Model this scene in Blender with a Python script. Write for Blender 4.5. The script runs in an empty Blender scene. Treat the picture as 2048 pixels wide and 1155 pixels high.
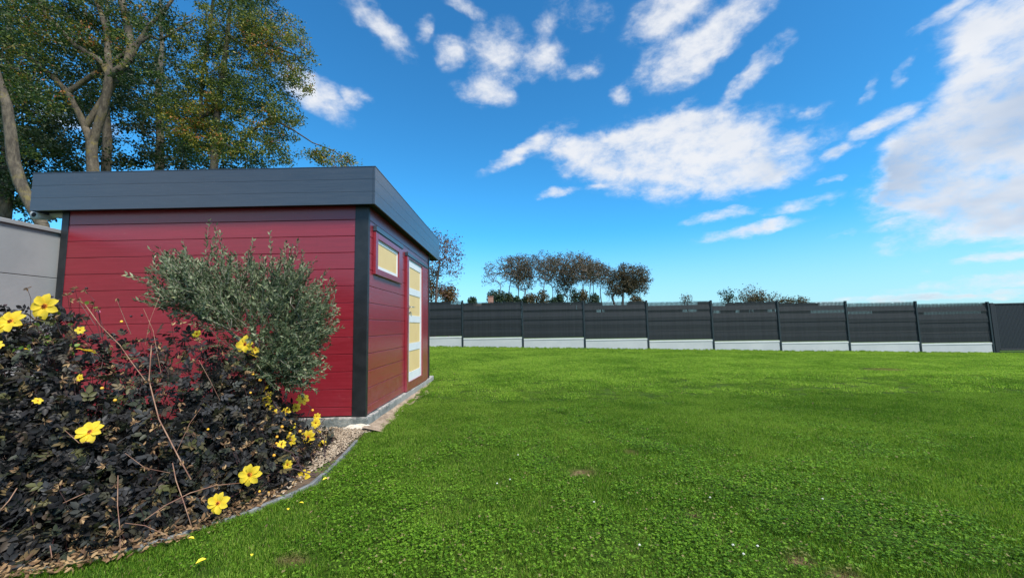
import bpy, math, random
import numpy as np
from mathutils import Vector, Matrix, Euler
random.seed(7); np.random.seed(7)
R = np.random.RandomState(11)
C = bpy.context.scene.collection
scene = bpy.context.scene

# ------------------------------------------------------------------ camera
EYE = 1.15                        # eye height above the soil at the shed
FPX, PITCH, ROLL = 781.3, 0.0939, -0.0201
_f = np.array([0, math.cos(PITCH), math.sin(PITCH)]); _r0 = np.array([1.0, 0, 0]); _u0 = np.cross(_r0, _f)
_r = _r0 * math.cos(ROLL) + _u0 * math.sin(ROLL); _u = -_r0 * math.sin(ROLL) + _u0 * math.cos(ROLL)
cam = bpy.data.cameras.new('camera'); cam_o = bpy.data.objects.new('camera', cam); C.objects.link(cam_o)
cam.sensor_width = 36; cam.lens = 36 * FPX / 2048; cam.clip_start = 0.05; cam.clip_end = 6000
cam_o.matrix_world = Matrix(((_r[0], _u[0], -_f[0], 0), (_r[1], _u[1], -_f[1], 0), (_r[2], _u[2], -_f[2], EYE), (0, 0, 0, 1)))
scene.camera = cam_o

def ray(x, y):
    return _f * FPX + _r * (x - 1024) + _u * (577.5 - y)
def aty(x, y, Y):                 # point of the place seen at a spot of the photograph, Y metres away
    d = ray(x, y); d = d * Y / d[1]; return np.array([d[0], d[1], d[2] + EYE])
def atx(x, y, X):
    d = ray(x, y); d = d * X / d[0]; return np.array([d[0], d[1], d[2] + EYE])
def atz(x, y, Z=0.0):
    d = ray(x, y); d = d * (Z - EYE) / d[2]; return np.array([d[0], d[1], Z])

# ------------------------------------------------------------------ light
SUN_EL, SUN_AZ = math.radians(50), math.radians(137)    # azimuth clockwise from +Y: high, behind the viewer to the right
SKY_TINT = (0.27, 0.97, 1.26, 1)
scene.view_settings.view_transform = 'Standard'; scene.view_settings.look = 'None'
scene.view_settings.exposure = 0.85; scene.view_settings.gamma = 1.0; scene.view_settings.use_curve_mapping = False
world = bpy.data.worlds.new('World'); scene.world = world; world.use_nodes = True
sl = bpy.data.lights.new('sun', 'SUN'); sl.energy = 3.35; sl.angle = math.radians(14); sl.color = (1, 0.94, 0.84)
so = bpy.data.objects.new('sun', sl); C.objects.link(so)
sdir = Vector((math.sin(SUN_AZ) * math.cos(SUN_EL), math.cos(SUN_AZ) * math.cos(SUN_EL), math.sin(SUN_EL)))
so.rotation_euler = sdir.to_track_quat('Z', 'Y').to_euler(); so.location = (0, -5, 12)

class NT:
    def __init__(s, nt): s.nt = nt; s.n = nt.nodes; s.l = nt.links
    def add(s, t, **k):
        n = s.n.new(t)
        for a, v in k.items(): setattr(n, a, v)
        return n
    def put(s, sock, v):
        if hasattr(v, 'is_linked') or isinstance(v, bpy.types.NodeSocket): s.l.new(v, sock)
        elif v is not None: sock.default_value = v
    def m(s, op, a, b=None, c=None, clamp=False):
        n = s.add('ShaderNodeMath', operation=op, use_clamp=clamp); s.put(n.inputs[0], a)
        if b is not None: s.put(n.inputs[1], b)
        if c is not None: s.put(n.inputs[2], c)
        return n.outputs[0]
    def vm(s, op, a, b=None, sc=None):
        n = s.add('ShaderNodeVectorMath', operation=op); s.put(n.inputs[0], a)
        if b is not None: s.put(n.inputs[1], b)
        if sc is not None: s.put(n.inputs['Scale'], sc)
        return n.outputs['Value'] if op in ('LENGTH', 'DOT_PRODUCT', 'DISTANCE') else n.outputs[0]
    def noise(s, vec, scale, detail=4, rough=0.55, dist=0.0, col=False):
        n = s.add('ShaderNodeTexNoise'); s.put(n.inputs['Vector'], vec); n.inputs['Scale'].default_value = scale
        n.inputs['Detail'].default_value = detail; n.inputs['Roughness'].default_value = rough; n.inputs['Distortion'].default_value = dist
        return n.outputs['Color' if col else 'Fac']
    def rng(s, v, a, b, c=0.0, d=1.0, smooth=True):
        n = s.add('ShaderNodeMapRange', interpolation_type='SMOOTHSTEP' if smooth else 'LINEAR'); s.put(n.inputs[0], v)
        for i, q in enumerate((a, b, c, d)): n.inputs[i + 1].default_value = q
        return n.outputs[0]
    def mix(s, f, a, b, mode='MIX'):
        n = s.add('ShaderNodeMix', data_type='RGBA', blend_type=mode); s.put(n.inputs[0], f); s.put(n.inputs[6], a); s.put(n.inputs[7], b)
        return n.outputs[2]
    def ramp(s, f, stops):
        n = s.add('ShaderNodeValToRGB'); s.put(n.inputs[0], f); e = n.color_ramp.elements
        while len(e) < len(stops): e.new(0.5)
        for q, (p, c) in zip(e, stops): q.position = p; q.color = tuple(c) + (1,) if len(c) == 3 else c
        return n.outputs[0]
    def mapping(s, v, loc=(0, 0, 0), rot=(0, 0, 0), sc=(1, 1, 1), kind='POINT'):
        n = s.add('ShaderNodeMapping', vector_type=kind); s.put(n.inputs[0], v)
        n.inputs[1].default_value = loc; n.inputs[2].default_value = rot; n.inputs[3].default_value = sc
        return n.outputs[0]

# clouds: (x, y, half width, half height, tilt in degrees, weight) as seen in the sky from the garden
CLOUDS = [
 (1370, 312, 190, 72, 6, 1.2), (1475, 350, 90, 38, 14, .8), (1200, 312, 80, 32, -8, .9), (1052, 298, 92, 17, -26, .85), (1120, 300, 50, 22, 0, .7), (1330, 262, 100, 30, -6, .6),
 (1115, 386, 44, 9, -5, .7), (1195, 370, 36, 9, -2, .5), (1335, 22, 85, 40, -15, .9), (1455, 38, 85, 34, -20, .9), (1350, 128, 72, 40, -5, .85), (1420, 100, 60, 26, -25, .7),
 (1500, 150, 80, 18, -38, .65), (1460, 195, 40, 14, -45, .4), (1248, 192, 20, 22, 0, .55), (1380, 205, 36, 10, -20, .35),
 (1000, 112, 48, 58, 15, .8), (1090, 122, 46, 34, 10, .75), (905, 112, 34, 26, -10, .65), (972, 188, 58, 22, 8, .75), (1170, 138, 34, 22, 10, .4),
 (1086, 52, 22, 26, 20, .6), (1155, 30, 60, 30, 20, .45), (940, 18, 45, 16, 25, .45), (745, 45, 92, 26, 34, .85), (852, 62, 20, 28, 30, .5),
 (640, 190, 70, 34, 25, .85), (712, 198, 28, 18, 15, .55), (150, 240, 60, 25, 0, .7),
 (2050, 110, 100, 120, -25, 1.0), (1960, 235, 140, 80, -38, 1.0), (1900, 360, 120, 85, -15, 1.05), (2040, 340, 120, 130, 0, 1.1), (1850, 290, 70, 50, -20, .8), (1770, 240, 62, 17, -14, .75), (1675, 302, 32, 14, -6, .7),
 (1790, 392, 24, 22, -20, .6), (1790, 442, 44, 13, -18, .6), (1985, 455, 150, 32, -6, .9), (1890, 476, 60, 12, -10, .6), (1915, 12, 90, 16, -20, .45), (1985, 40, 70, 30, -35, .5),
 (1440, 432, 66, 13, -4, .6), (1500, 460, 92, 13, -5, .75), (1600, 412, 66, 13, -4, .5), (1652, 365, 26, 9, -15, .5), (1620, 226, 36, 11, -8, .45),
 (1602, 278, 18, 20, -40, .45), (1700, 467, 32, 8, -3, .45), (1820, 130, 44, 9, -52, .35), (1735, 188, 30, 10, -50, .3),
 (1880, 594, 190, 10, -2, .75), (1990, 562, 150, 15, -4, .6), (2000, 512, 90, 12, -7, .7), (1250, 603, 60, 4, 0, .3), (1560, 95, 26, 10, -20, .25),
]
def build_world():
    N = NT(world.node_tree); N.n.clear()
    out = N.add('ShaderNodeOutputWorld'); bg = N.add('ShaderNodeBackground'); bg.inputs[1].default_value = 0.1
    N.l.new(bg.outputs[0], out.inputs[0])
    sky = N.add('ShaderNodeTexSky', sky_type='NISHITA', sun_disc=False); sky.sun_elevation = SUN_EL; sky.sun_rotation = SUN_AZ
    sky.altitude = 50; sky.air_density = 1.0; sky.dust_density = 0.3; sky.ozone_density = 3.0
    co = N.add('ShaderNodeTexCoord').outputs['Generated']
    d = N.vm('NORMALIZE', co)
    sep = N.add('ShaderNodeSeparateXYZ'); N.l.new(d, sep.inputs[0]); dz = sep.outputs[2]; dy = sep.outputs[1]
    # coordinates of the cloud layer overhead, so that the clouds flatten towards the horizon
    zz = N.m('ADD', N.m('MAXIMUM', dz, 0.0), 0.38)
    lay = N.vm('DIVIDE', d, N.add('ShaderNodeCombineXYZ').outputs[0])
    comb = lay.node.inputs[1].links[0].from_node
    for i in range(3): N.l.new(zz, comb.inputs[i])
    warp = N.vm('SUBTRACT', N.noise(lay, 4.5, 5, 0.6, col=True), (0.5, 0.5, 0.5))
    warp2 = N.vm('SUBTRACT', N.noise(lay, 17.0, 3, 0.6, col=True), (0.5, 0.5, 0.5))
    dw = N.vm('ADD', d, N.vm('MULTIPLY', warp, (0.06, 0.06, 0.035))); dw = N.vm('ADD', dw, N.vm('MULTIPLY', warp2, (0.03, 0.03, 0.018)))
    tot = None
    for (x, y, rx, ry, tl, wt) in CLOUDS:
        v = ray(x, y); L = np.linalg.norm(v); c = v / L
        rt = np.cross(c, [0, 0, 1]); rt /= np.linalg.norm(rt); up = np.cross(rt, c)
        a = math.radians(-tl); ex = rt * math.cos(a) + up * math.sin(a); ez = -rt * math.sin(a) + up * math.cos(a)
        Mx = Matrix((ex, c, ez)).transposed()
        mp = N.mapping(dw, tuple(c), tuple(Mx.to_euler()), (rx * 1.3 / L, 0.6, ry * 1.35 / L), 'TEXTURE')
        q = N.rng(N.vm('LENGTH', mp), 1.15, 0.1, 0, wt * 1.2)
        tot = q if tot is None else N.m('MAXIMUM', tot, q) if ry < 20 else N.m('ADD', tot, q)
    tot = N.m('MINIMUM', tot, 1.08)
    # unseen sky outside the view: cloud cover thickened to whiten the ambient light
    gen = N.rng(N.noise(N.mapping(lay, (3.1, 1.7, 0)), 1.6, 3, 0.5), 0.40, 0.6, 0, 1.15)
    gen = N.m('MULTIPLY', gen, N.rng(dy, 0.25, 0.05))
    tot = N.m('MAXIMUM', tot, gen)
    fb = N.noise(N.mapping(d, sc=(1, 1, 1.7)), 17.0, 8, 0.62, 0.15); fb2 = N.noise(N.mapping(d, (3, 1, 2), sc=(1, 1, 1.6)), 7.0, 4, 0.55)
    dens = N.m('ADD', tot, N.m('MULTIPLY', N.m('SUBTRACT', fb, 0.5), 2.3))
    dens = N.m('ADD', dens, N.m('MULTIPLY', N.m('SUBTRACT', fb2, 0.5), 0.8))
    al = N.m('MULTIPLY', N.rng(dens, -0.05, 1.38, 0, 1, True), N.rng(tot, 0.02, 0.25))
    al = N.m('POWER', al, 1.15)
    al = N.m('MULTIPLY', al, 0.96)
    # grey undersides in the thick parts
    sh = N.m('MULTIPLY', N.rng(N.noise(N.mapping(lay, (0, 0.05, 0)), 3.2, 4, 0.5), 0.3, 0.75), N.rng(tot, 0.5, 1.3))
    sep_x = sep.outputs[0]
    sh = N.m('MULTIPLY', sh, N.rng(sep_x, 0.4, 0.66, 0.2, 1.15))
    cc = N.mix(sh, (5.0, 5.1, 5.3, 1), (2.5, 3.1, 4.05, 1))
    cc = N.mix(N.rng(dens, 0.4, 1.0, 0.35, 0.0), cc, (4.3, 4.7, 5.3, 1))
    base = N.mix(1.0, sky.outputs[0], SKY_TINT, 'MULTIPLY')
    base = N.mix(N.rng(dz, 0.25, 0.8, 0, 0.35, False), base, N.vm('MULTIPLY', base, (0.85, 0.6, 0.72)))
    hz = N.rng(dz, 0.24, 0.0, 0, 0.62)
    base = N.mix(hz, base, (3.5, 4.25, 4.9, 1))
    N.l.new(N.mix(al, base, cc), bg.inputs[0])
    world.cycles.sampling_method = 'MANUAL'; world.cycles.sample_map_resolution = 512
build_world()

# ------------------------------------------------------------------ materials
MATS = {}
def mat(name, col, rough=0.6, var=None, scale=4.0, stretch=(1, 1, 1), bump=0.0, bscale=60.0, trans=0.0, spec=0.5, metal=0.0, coat=0.0, detail=5, lo=0.35, hi=0.65, bdist=0.01):
    if name in MATS: return MATS[name]
    m = bpy.data.materials.new(name); m.use_nodes = True; N = NT(m.node_tree); b = N.n['Principled BSDF']
    b.inputs['Roughness'].default_value = rough; b.inputs['Specular IOR Level'].default_value = spec; b.inputs['Metallic'].default_value = metal
    b.inputs['Coat Weight'].default_value = coat
    geo = N.add('ShaderNodeNewGeometry').outputs['Position']
    col = tuple(col) + (1,)
    if var:
        f = N.noise(N.mapping(geo, sc=stretch), scale, detail, 0.6)
        N.l.new(N.mix(N.rng(f, lo, hi), col, tuple(var) + (1,)), b.inputs['Base Color'])
    else: b.inputs['Base Color'].default_value = col
    if bump:
        bn = N.add('ShaderNodeBump'); bn.inputs['Strength'].default_value = bump; bn.inputs['Distance'].default_value = bdist
        N.l.new(N.noise(N.mapping(geo, sc=stretch), bscale, 4, 0.6), bn.inputs['Height']); N.l.new(bn.outputs[0], b.inputs['Normal'])
    MATS[name] = m
    return m
def leafmat(name, stops, rough=0.45, trans=0.35, big=0.0, tcol=1.5, spec=0.4):
    """leaf material: colour per leaf from the face attribute rnd"""
    m = bpy.data.materials.new(name); m.use_nodes = True; N = NT(m.node_tree); b = N.n['Principled BSDF']; out = N.n['Material Output']
    at = N.add('ShaderNodeAttribute', attribute_name='rnd').outputs['Fac']
    geo = N.add('ShaderNodeNewGeometry').outputs['Position']
    if big: at = N.m('ADD', at, N.m('MULTIPLY', N.m('SUBTRACT', N.noise(geo, big, 3, 0.5), 0.5), 1.5), clamp=True)
    c = N.ramp(at, stops)
    N.l.new(c, b.inputs['Base Color']); b.inputs['Roughness'].default_value = rough; b.inputs['Specular IOR Level'].default_value = spec
    tr = N.add('ShaderNodeBsdfTranslucent'); N.l.new(N.vm('SCALE', c, sc=tcol), tr.inputs[0])
    mx = N.add('ShaderNodeMixShader'); mx.inputs[0].default_value = trans
    N.l.new(b.outputs[0], mx.inputs[1]); N.l.new(tr.outputs[0], mx.inputs[2]); N.l.new(mx.outputs[0], out.inputs[0])
    return m

# ------------------------------------------------------------------ mesh helpers
class MB:
    def __init__(s): s.v = []; s.f = []; s.mi = []; s.rnd = []; s.n = 0
    def add(s, v, f, mi=0, rnd=None):
        v = np.asarray(v, float).reshape(-1, 3); k = s.n
        s.v.append(v); s.n += len(v)
        for q in f: s.f.append([i + k for i in q]); s.mi.append(mi); s.rnd.append(0.5 if rnd is None else rnd)
        return s
    def box(s, a, b, mi=0, rnd=None):
        x0, y0, z0 = a; x1, y1, z1 = b
        v = [(x0, y0, z0), (x1, y0, z0), (x1, y1, z0), (x0, y1, z0), (x0, y0, z1), (x1, y0, z1), (x1, y1, z1), (x0, y1, z1)]
        return s.add(v, [(3, 2, 1, 0), (4, 5, 6, 7), (0, 1, 5, 4), (1, 2, 6, 5), (2, 3, 7, 6), (3, 0, 4, 7)], mi, rnd)
    def tube(s, p, r, n=6, mi=0, rnd=None, cap=True):
        p = np.asarray(p, float); r = np.broadcast_to(r, len(p)); k = len(p)
        t = np.gradient(p, axis=0); t /= np.linalg.norm(t, axis=1)[:, None] + 1e-9
        ref = np.array([0.0, 0, 1]) if abs(t[0][2]) < 0.9 else np.array([1.0, 0, 0])
        v = []
        for i in range(k):
            a = np.cross(t[i], ref); a /= np.linalg.norm(a) + 1e-9; b = np.cross(t[i], a); ref = -b if False else ref
            for j in range(n):
                w = 2 * math.pi * j / n; v.append(p[i] + r[i] * (a * math.cos(w) + b * math.sin(w)))
        f = [(i * n + j, i * n + (j + 1) % n, (i + 1) * n + (j + 1) % n, (i + 1) * n + j) for i in range(k - 1) for j in range(n)]
        if cap: f += [tuple(range(n))[::-1], tuple(range((k - 1) * n, k * n))]
        return s.add(v, f, mi, rnd)
    def mesh(s, name, mats, smooth=False):
        me = bpy.data.meshes.new(name); me.from_pydata(np.concatenate(s.v).tolist(), [], s.f)
        for m in (mats if isinstance(mats, (list, tuple)) else [mats]): me.materials.append(m)
        me.polygons.foreach_set('material_index', s.mi)
        a = me.attributes.new('rnd', 'FLOAT', 'FACE'); a.data.foreach_set('value', np.array(s.rnd, np.float32))
        if smooth: me.polygons.foreach_set('use_smooth', [True] * len(me.polygons))
        me.update(); return me
def link(name, me, parent=None, kind=None, loc=None, label=None):
    o = bpy.data.objects.new(name, me); C.objects.link(o)
    if parent: o.parent = parent
    if kind: o['kind'] = kind
    if loc is not None: o.location = loc
    if label: o['label'] = label
    return o
def bevel(o, w=0.004, seg=2):
    md = o.modifiers.new('edge', 'BEVEL'); md.width = w; md.segments = seg; md.limit_method = 'ANGLE'; return o
def thing(name, label, cat, loc=(0, 0, 0), group=None, me=None):
    o = bpy.data.objects.new(name, me); C.objects.link(o); o.location = loc
    o['label'] = label; o['category'] = cat
    if group: o['group'] = group
    return o
def bulk(name, V, F, mats, rnd=None, smooth=False):
    """V (n,3), F (m,k) arrays with a constant face size"""
    V = np.asarray(V, np.float32); F = np.asarray(F, np.int32); m, k = F.shape
    me = bpy.data.meshes.new(name); me.vertices.add(len(V)); me.vertices.foreach_set('co', V.ravel())
    me.loops.add(m * k); me.loops.foreach_set('vertex_index', F.ravel())
    me.polygons.add(m); me.polygons.foreach_set('loop_start', np.arange(0, m * k, k, dtype=np.int32))
    me.polygons.foreach_set('loop_total', np.full(m, k, np.int32))
    if smooth: me.polygons.foreach_set('use_smooth', np.ones(m, bool))
    for q in (mats if isinstance(mats, (list, tuple)) else [mats]): me.materials.append(q)
    if rnd is not None:
        a = me.attributes.new('rnd', 'FLOAT', 'FACE'); a.data.foreach_set('value', np.asarray(rnd, np.float32))
    me.update(calc_edges=True); me.validate(); return me
def unit(v): return v / (np.linalg.norm(v, axis=-1, keepdims=True) + 1e-9)
def frames(d, n=None):
    """columns: side, direction, normal"""
    if n is None: n = R.normal(size=d.shape)
    s = unit(np.cross(d, n)); n = np.cross(s, d)
    return np.stack([s, d, n], axis=-1)
def stamp(tv, tf, P, D, S, rnd, Nn=None, rj=0.0):
    """template verts tv (x side, y along, z normal), tri faces tf, stamped at P along D with size S"""
    Fm = frames(D, Nn); n = len(P)
    V = np.einsum('nij,kj->nki', Fm, tv) * S[:, None, None] + P[:, None, :]
    F = tf[None] + (np.arange(n) * len(tv))[:, None, None]
    return V.reshape(-1, 3), F.reshape(-1, tf.shape[1]), np.repeat(rnd, len(tf))
def cat(parts):
    Vs, Fs, Rs = [], [], []; k = 0
    for V, F, r in parts: Vs.append(V); Fs.append(F + k); Rs.append(r); k += len(V)
    return np.concatenate(Vs), np.concatenate(Fs), np.concatenate(Rs)
LEAF = (np.array([(0, 0, 0), (.22, .3, .04), (-.22, .3, .04), (.2, .65, .03), (-.2, .65, .03), (0, 1, -.05), (0, .45, -.04)]),
        np.array([(0, 1, 6), (0, 6, 2), (1, 3, 6), (2, 6, 4), (3, 5, 6), (4, 6, 5)]))
SLIM = (np.array([(0, 0, 0), (.11, .4, .03), (-.11, .4, .03), (0, 1, 0)]), np.array([(0, 1, 3), (0, 3, 2)]))
WIDE = (np.array([(0, 0, 0), (.33, .45, .08), (-.33, .45, .08), (0, 1, -.05)]), np.array([(0, 1, 3), (0, 3, 2)]))

# ------------------------------------------------------------------ tree skeletons
def skeleton(trunks, attractors, seg, wander=0.12, droop=0.0):
    """trunks: polylines (n,4: xyz + radius); attractors joined one by one to the nearest wood. Returns nodes, parent, radius"""
    P, par, rad = [], [], []
    for tr, pi in trunks:
        tr = np.asarray(tr, float); prev = pi
        for k in range(len(tr)):
            P.append(tr[k][:3]); rad.append(tr[k][3]); par.append(prev if prev is not None else -1); prev = len(P) - 1
    fixed = len(P)
    A = np.asarray(attractors, float)
    base = np.array(P)
    dist = np.array([np.min(np.linalg.norm(base - a, axis=1)) for a in A]); order = np.argsort(dist)
    Pn = np.zeros((fixed + len(A) * 24, 3)); Pn[:fixed] = P; n = fixed; tips = []
    low = np.array([0, 0, 1.0])
    for a in A[order]:
        dd = Pn[:n] - a
        cost = np.linalg.norm(dd, axis=1) + 0.9 * np.maximum(dd[:, 2], 0)      # prefer wood below the tip
        j = int(np.argmin(cost)); s = Pn[j].copy(); L = np.linalg.norm(a - s)
        k = max(1, min(20, int(round(L / seg)))); bend = R.normal(size=3) * wander * L; bend[2] += -droop * L + 0.08 * L
        prev = j
        for i in range(1, k + 1):
            t = i / k; q = s * (1 - t) + a * t + bend * math.sin(math.pi * t) * 0.6 + R.normal(size=3) * seg * 0.06
            if i == k: q = a
            Pn[n] = q; par.append(prev); rad.append(0); prev = n; n += 1
        tips.append(prev)
    return Pn[:n], par, rad, fixed, tips
def wood_mesh(name, Pn, par, rad, fixed, mats, rtip=0.006, power=2.3, sides=5, rmax=0.2):
    n = len(Pn); w = np.zeros(n); kids = [0] * n
    for i in range(n):
        if par[i] >= 0: kids[par[i]] += 1
    rr = np.zeros(n)
    for i in range(n - 1, -1, -1):
        if kids[i] == 0 and i >= fixed: rr[i] += rtip ** power
        if i >= fixed and par[i] >= 0: rr[par[i]] += rr[i]
    rr = np.minimum(rr ** (1 / power), rmax)
    for i in range(fixed): rr[i] = rad[i]
    idx = np.array([i for i in range(n) if par[i] >= 0]); pa = np.array([par[i] for i in idx])
    a, b = Pn[pa], Pn[idx]; d = unit(b - a); Fm = frames(d, np.tile([0.31, 0.22, 0.92], (len(d), 1)))
    ra = np.where(idx < fixed, rr[pa], np.minimum(rr[pa], rr[idx] * 1.2)); rb = rr[idx]
    sd = np.where(np.maximum(ra, rb) > rtip * 5, 1, 0)
    V, F = [], []; k = 0
    for big, ns in ((1, sides + 3), (0, 3)):
        s = sd == big
        if not s.any(): continue
        ang = np.arange(ns) * 2 * math.pi / ns; c = np.stack([np.cos(ang), np.zeros(ns), np.sin(ang)], 1)
        ring = np.einsum('nij,kj->nki', Fm[s], c)
        ext = d[s] * (ra[s] * 0.35)[:, None]
        va = a[s][:, None] - ext[:, None] * 0 + ring * ra[s][:, None, None]; vb = (b[s] + ext * 0.5)[:, None] + ring * rb[s][:, None, None]
        m = s.sum(); V.append(np.concatenate([va, vb], 1).reshape(-1, 3))
        q = np.array([(j, (j + 1) % ns, ns + (j + 1) % ns, ns + j) for j in range(ns)])
        F.append((q[None] + (np.arange(m) * 2 * ns)[:, None, None]).reshape(-1, 4) + k); k += m * 2 * ns
    return bulk(name, np.concatenate(V), np.concatenate(F), mats, smooth=True), rr
def in_blob(c, r, n):
    """points in ellipsoids, thicker toward the rim"""
    d = unit(R.normal(size=(n, 3))); q = R.rand(n) ** (1 / 2.2); return np.asarray(c) + d * q[:, None] * np.asarray(r)

# ------------------------------------------------------------------ ground
def sstep(t): t = np.clip(t, 0, 1); return t * t * (3 - 2 * t)
def ground_z(x, y):
    x = np.asarray(x, float); y = np.asarray(y, float)
    far = np.clip(y, 0, 17.5)
    z = 0.0 + sstep((far - 4) / 12.5) * (0.262 - 0.0272 * np.clip(x, -12, 26))
    z = z + 0.012 * np.sin(x * 1.3 + 0.7) * np.sin(y * 0.9 + x * 0.3) * sstep((y - 2) / 4) * (y < 15.5)
    return z
BARE = [(1262, 903, .06), (1165, 943, .10), (1597, 1116, .06), (1690, 1150, .07), (1385, 1025, .04), (1768, 733, .35), (583, 1120, .07), (885, 702, .3)]
BPOS = [(atz(x, y, 0.0)[:2], r) for x, y, r in BARE]
BPOS = [(p if p[1] < 8 else p * 0.93, r) for p, r in BPOS]
EDGE_PX = [(712, 884), (684, 916), (651, 948), (622, 973), (587, 990), (533, 1012), (490, 1030), (436, 1048), (400, 1060), (369, 1073), (277, 1100), (185, 1124), (100, 1140), (15, 1152), (-120, 1175)]
EDGE = np.array([atz(x, y)[:2] for x, y in EDGE_PX])
def bare_mask(N, pos):
    tot = None
    for (p, r) in BPOS:
        v = N.mapping(pos, (p[0], p[1], 0), (0, 0, 0), (r * 1.5, r, 50), 'TEXTURE')
        q = N.rng(N.vm('LENGTH', v), 1.1, 0.2); tot = q if tot is None else N.m('MAXIMUM', tot, q)
    return tot
def lawn_tint(N, pos):
    """0..1 field: lush dark to dry yellow patches of the lawn"""
    a = N.noise(N.mapping(pos, sc=(1, 1.25, 0)), 0.55, 4, 0.6, 0.4); b = N.noise(N.mapping(pos, (5, 3, 0), sc=(1, 1, 0)), 2.6, 4, 0.6)
    c = N.noise(N.mapping(pos, (9, 2, 0), sc=(1, 1, 0)), 11.0, 3, 0.65)
    return N.m('ADD', N.m('ADD', N.m('MULTIPLY', a, 0.52), N.m('MULTIPLY', b, 0.28)), N.m('MULTIPLY', c, 0.20))
def ground_material():
    m = bpy.data.materials.new('lawn_soil'); m.use_nodes = True; N = NT(m.node_tree); b = N.n['Principled BSDF']
    pos = N.add('ShaderNodeNewGeometry').outputs['Position']
    t = lawn_tint(N, pos)
    c = N.ramp(t, [(0.36, (0.040, 0.085, 0.008)), (0.5, (0.06, 0.115, 0.010)), (0.64, (0.09, 0.14, 0.016))])
    fine = N.noise(pos, 60, 4, 0.7); c = N.mix(N.rng(fine, 0.35, 0.7), c, (0.03, 0.055, 0.008, 1))
    br = N.mix(N.rng(N.noise(pos, 45, 4, 0.7), 0.35, 0.65), (0.10, 0.062, 0.03, 1), (0.26, 0.19, 0.10, 1))
    c = N.mix(bare_mask(N, pos), c, br)
    N.l.new(c, b.inputs['Base Color']); b.inputs['Roughness'].default_value = 0.95; b.inputs['Specular IOR Level'].default_value = 0.1
    bn = N.add('ShaderNodeBump'); bn.inputs['Strength'].default_value = 0.8; bn.inputs['Distance'].default_value = 0.02
    N.l.new(N.noise(pos, 70, 4, 0.7), bn.inputs['Height']); N.l.new(bn.outputs[0], b.inputs['Normal'])
    return m
def build_ground():
    xs = np.concatenate([[-1500, -400, -120, -50], np.arange(-30, 40, 0.4), [50, 120, 400, 1500]])
    ys = np.concatenate([[-300, -60, -15], np.arange(-4, 19, 0.3), [22, 30, 60, 150, 500, 2500]])
    X, Y = np.meshgrid(xs, ys); Z = ground_z(X, Y) - 0.012 * (Y > -2); V = np.stack([X, Y, Z], -1).reshape(-1, 3); w = len(xs)
    F = np.array([(j * w + i, j * w + i + 1, (j + 1) * w + i + 1, (j + 1) * w + i) for j in range(len(ys) - 1) for i in range(w - 1)])
    link('ground', bulk('ground', V, F, ground_material(), smooth=True), kind='structure')
build_ground()

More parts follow.
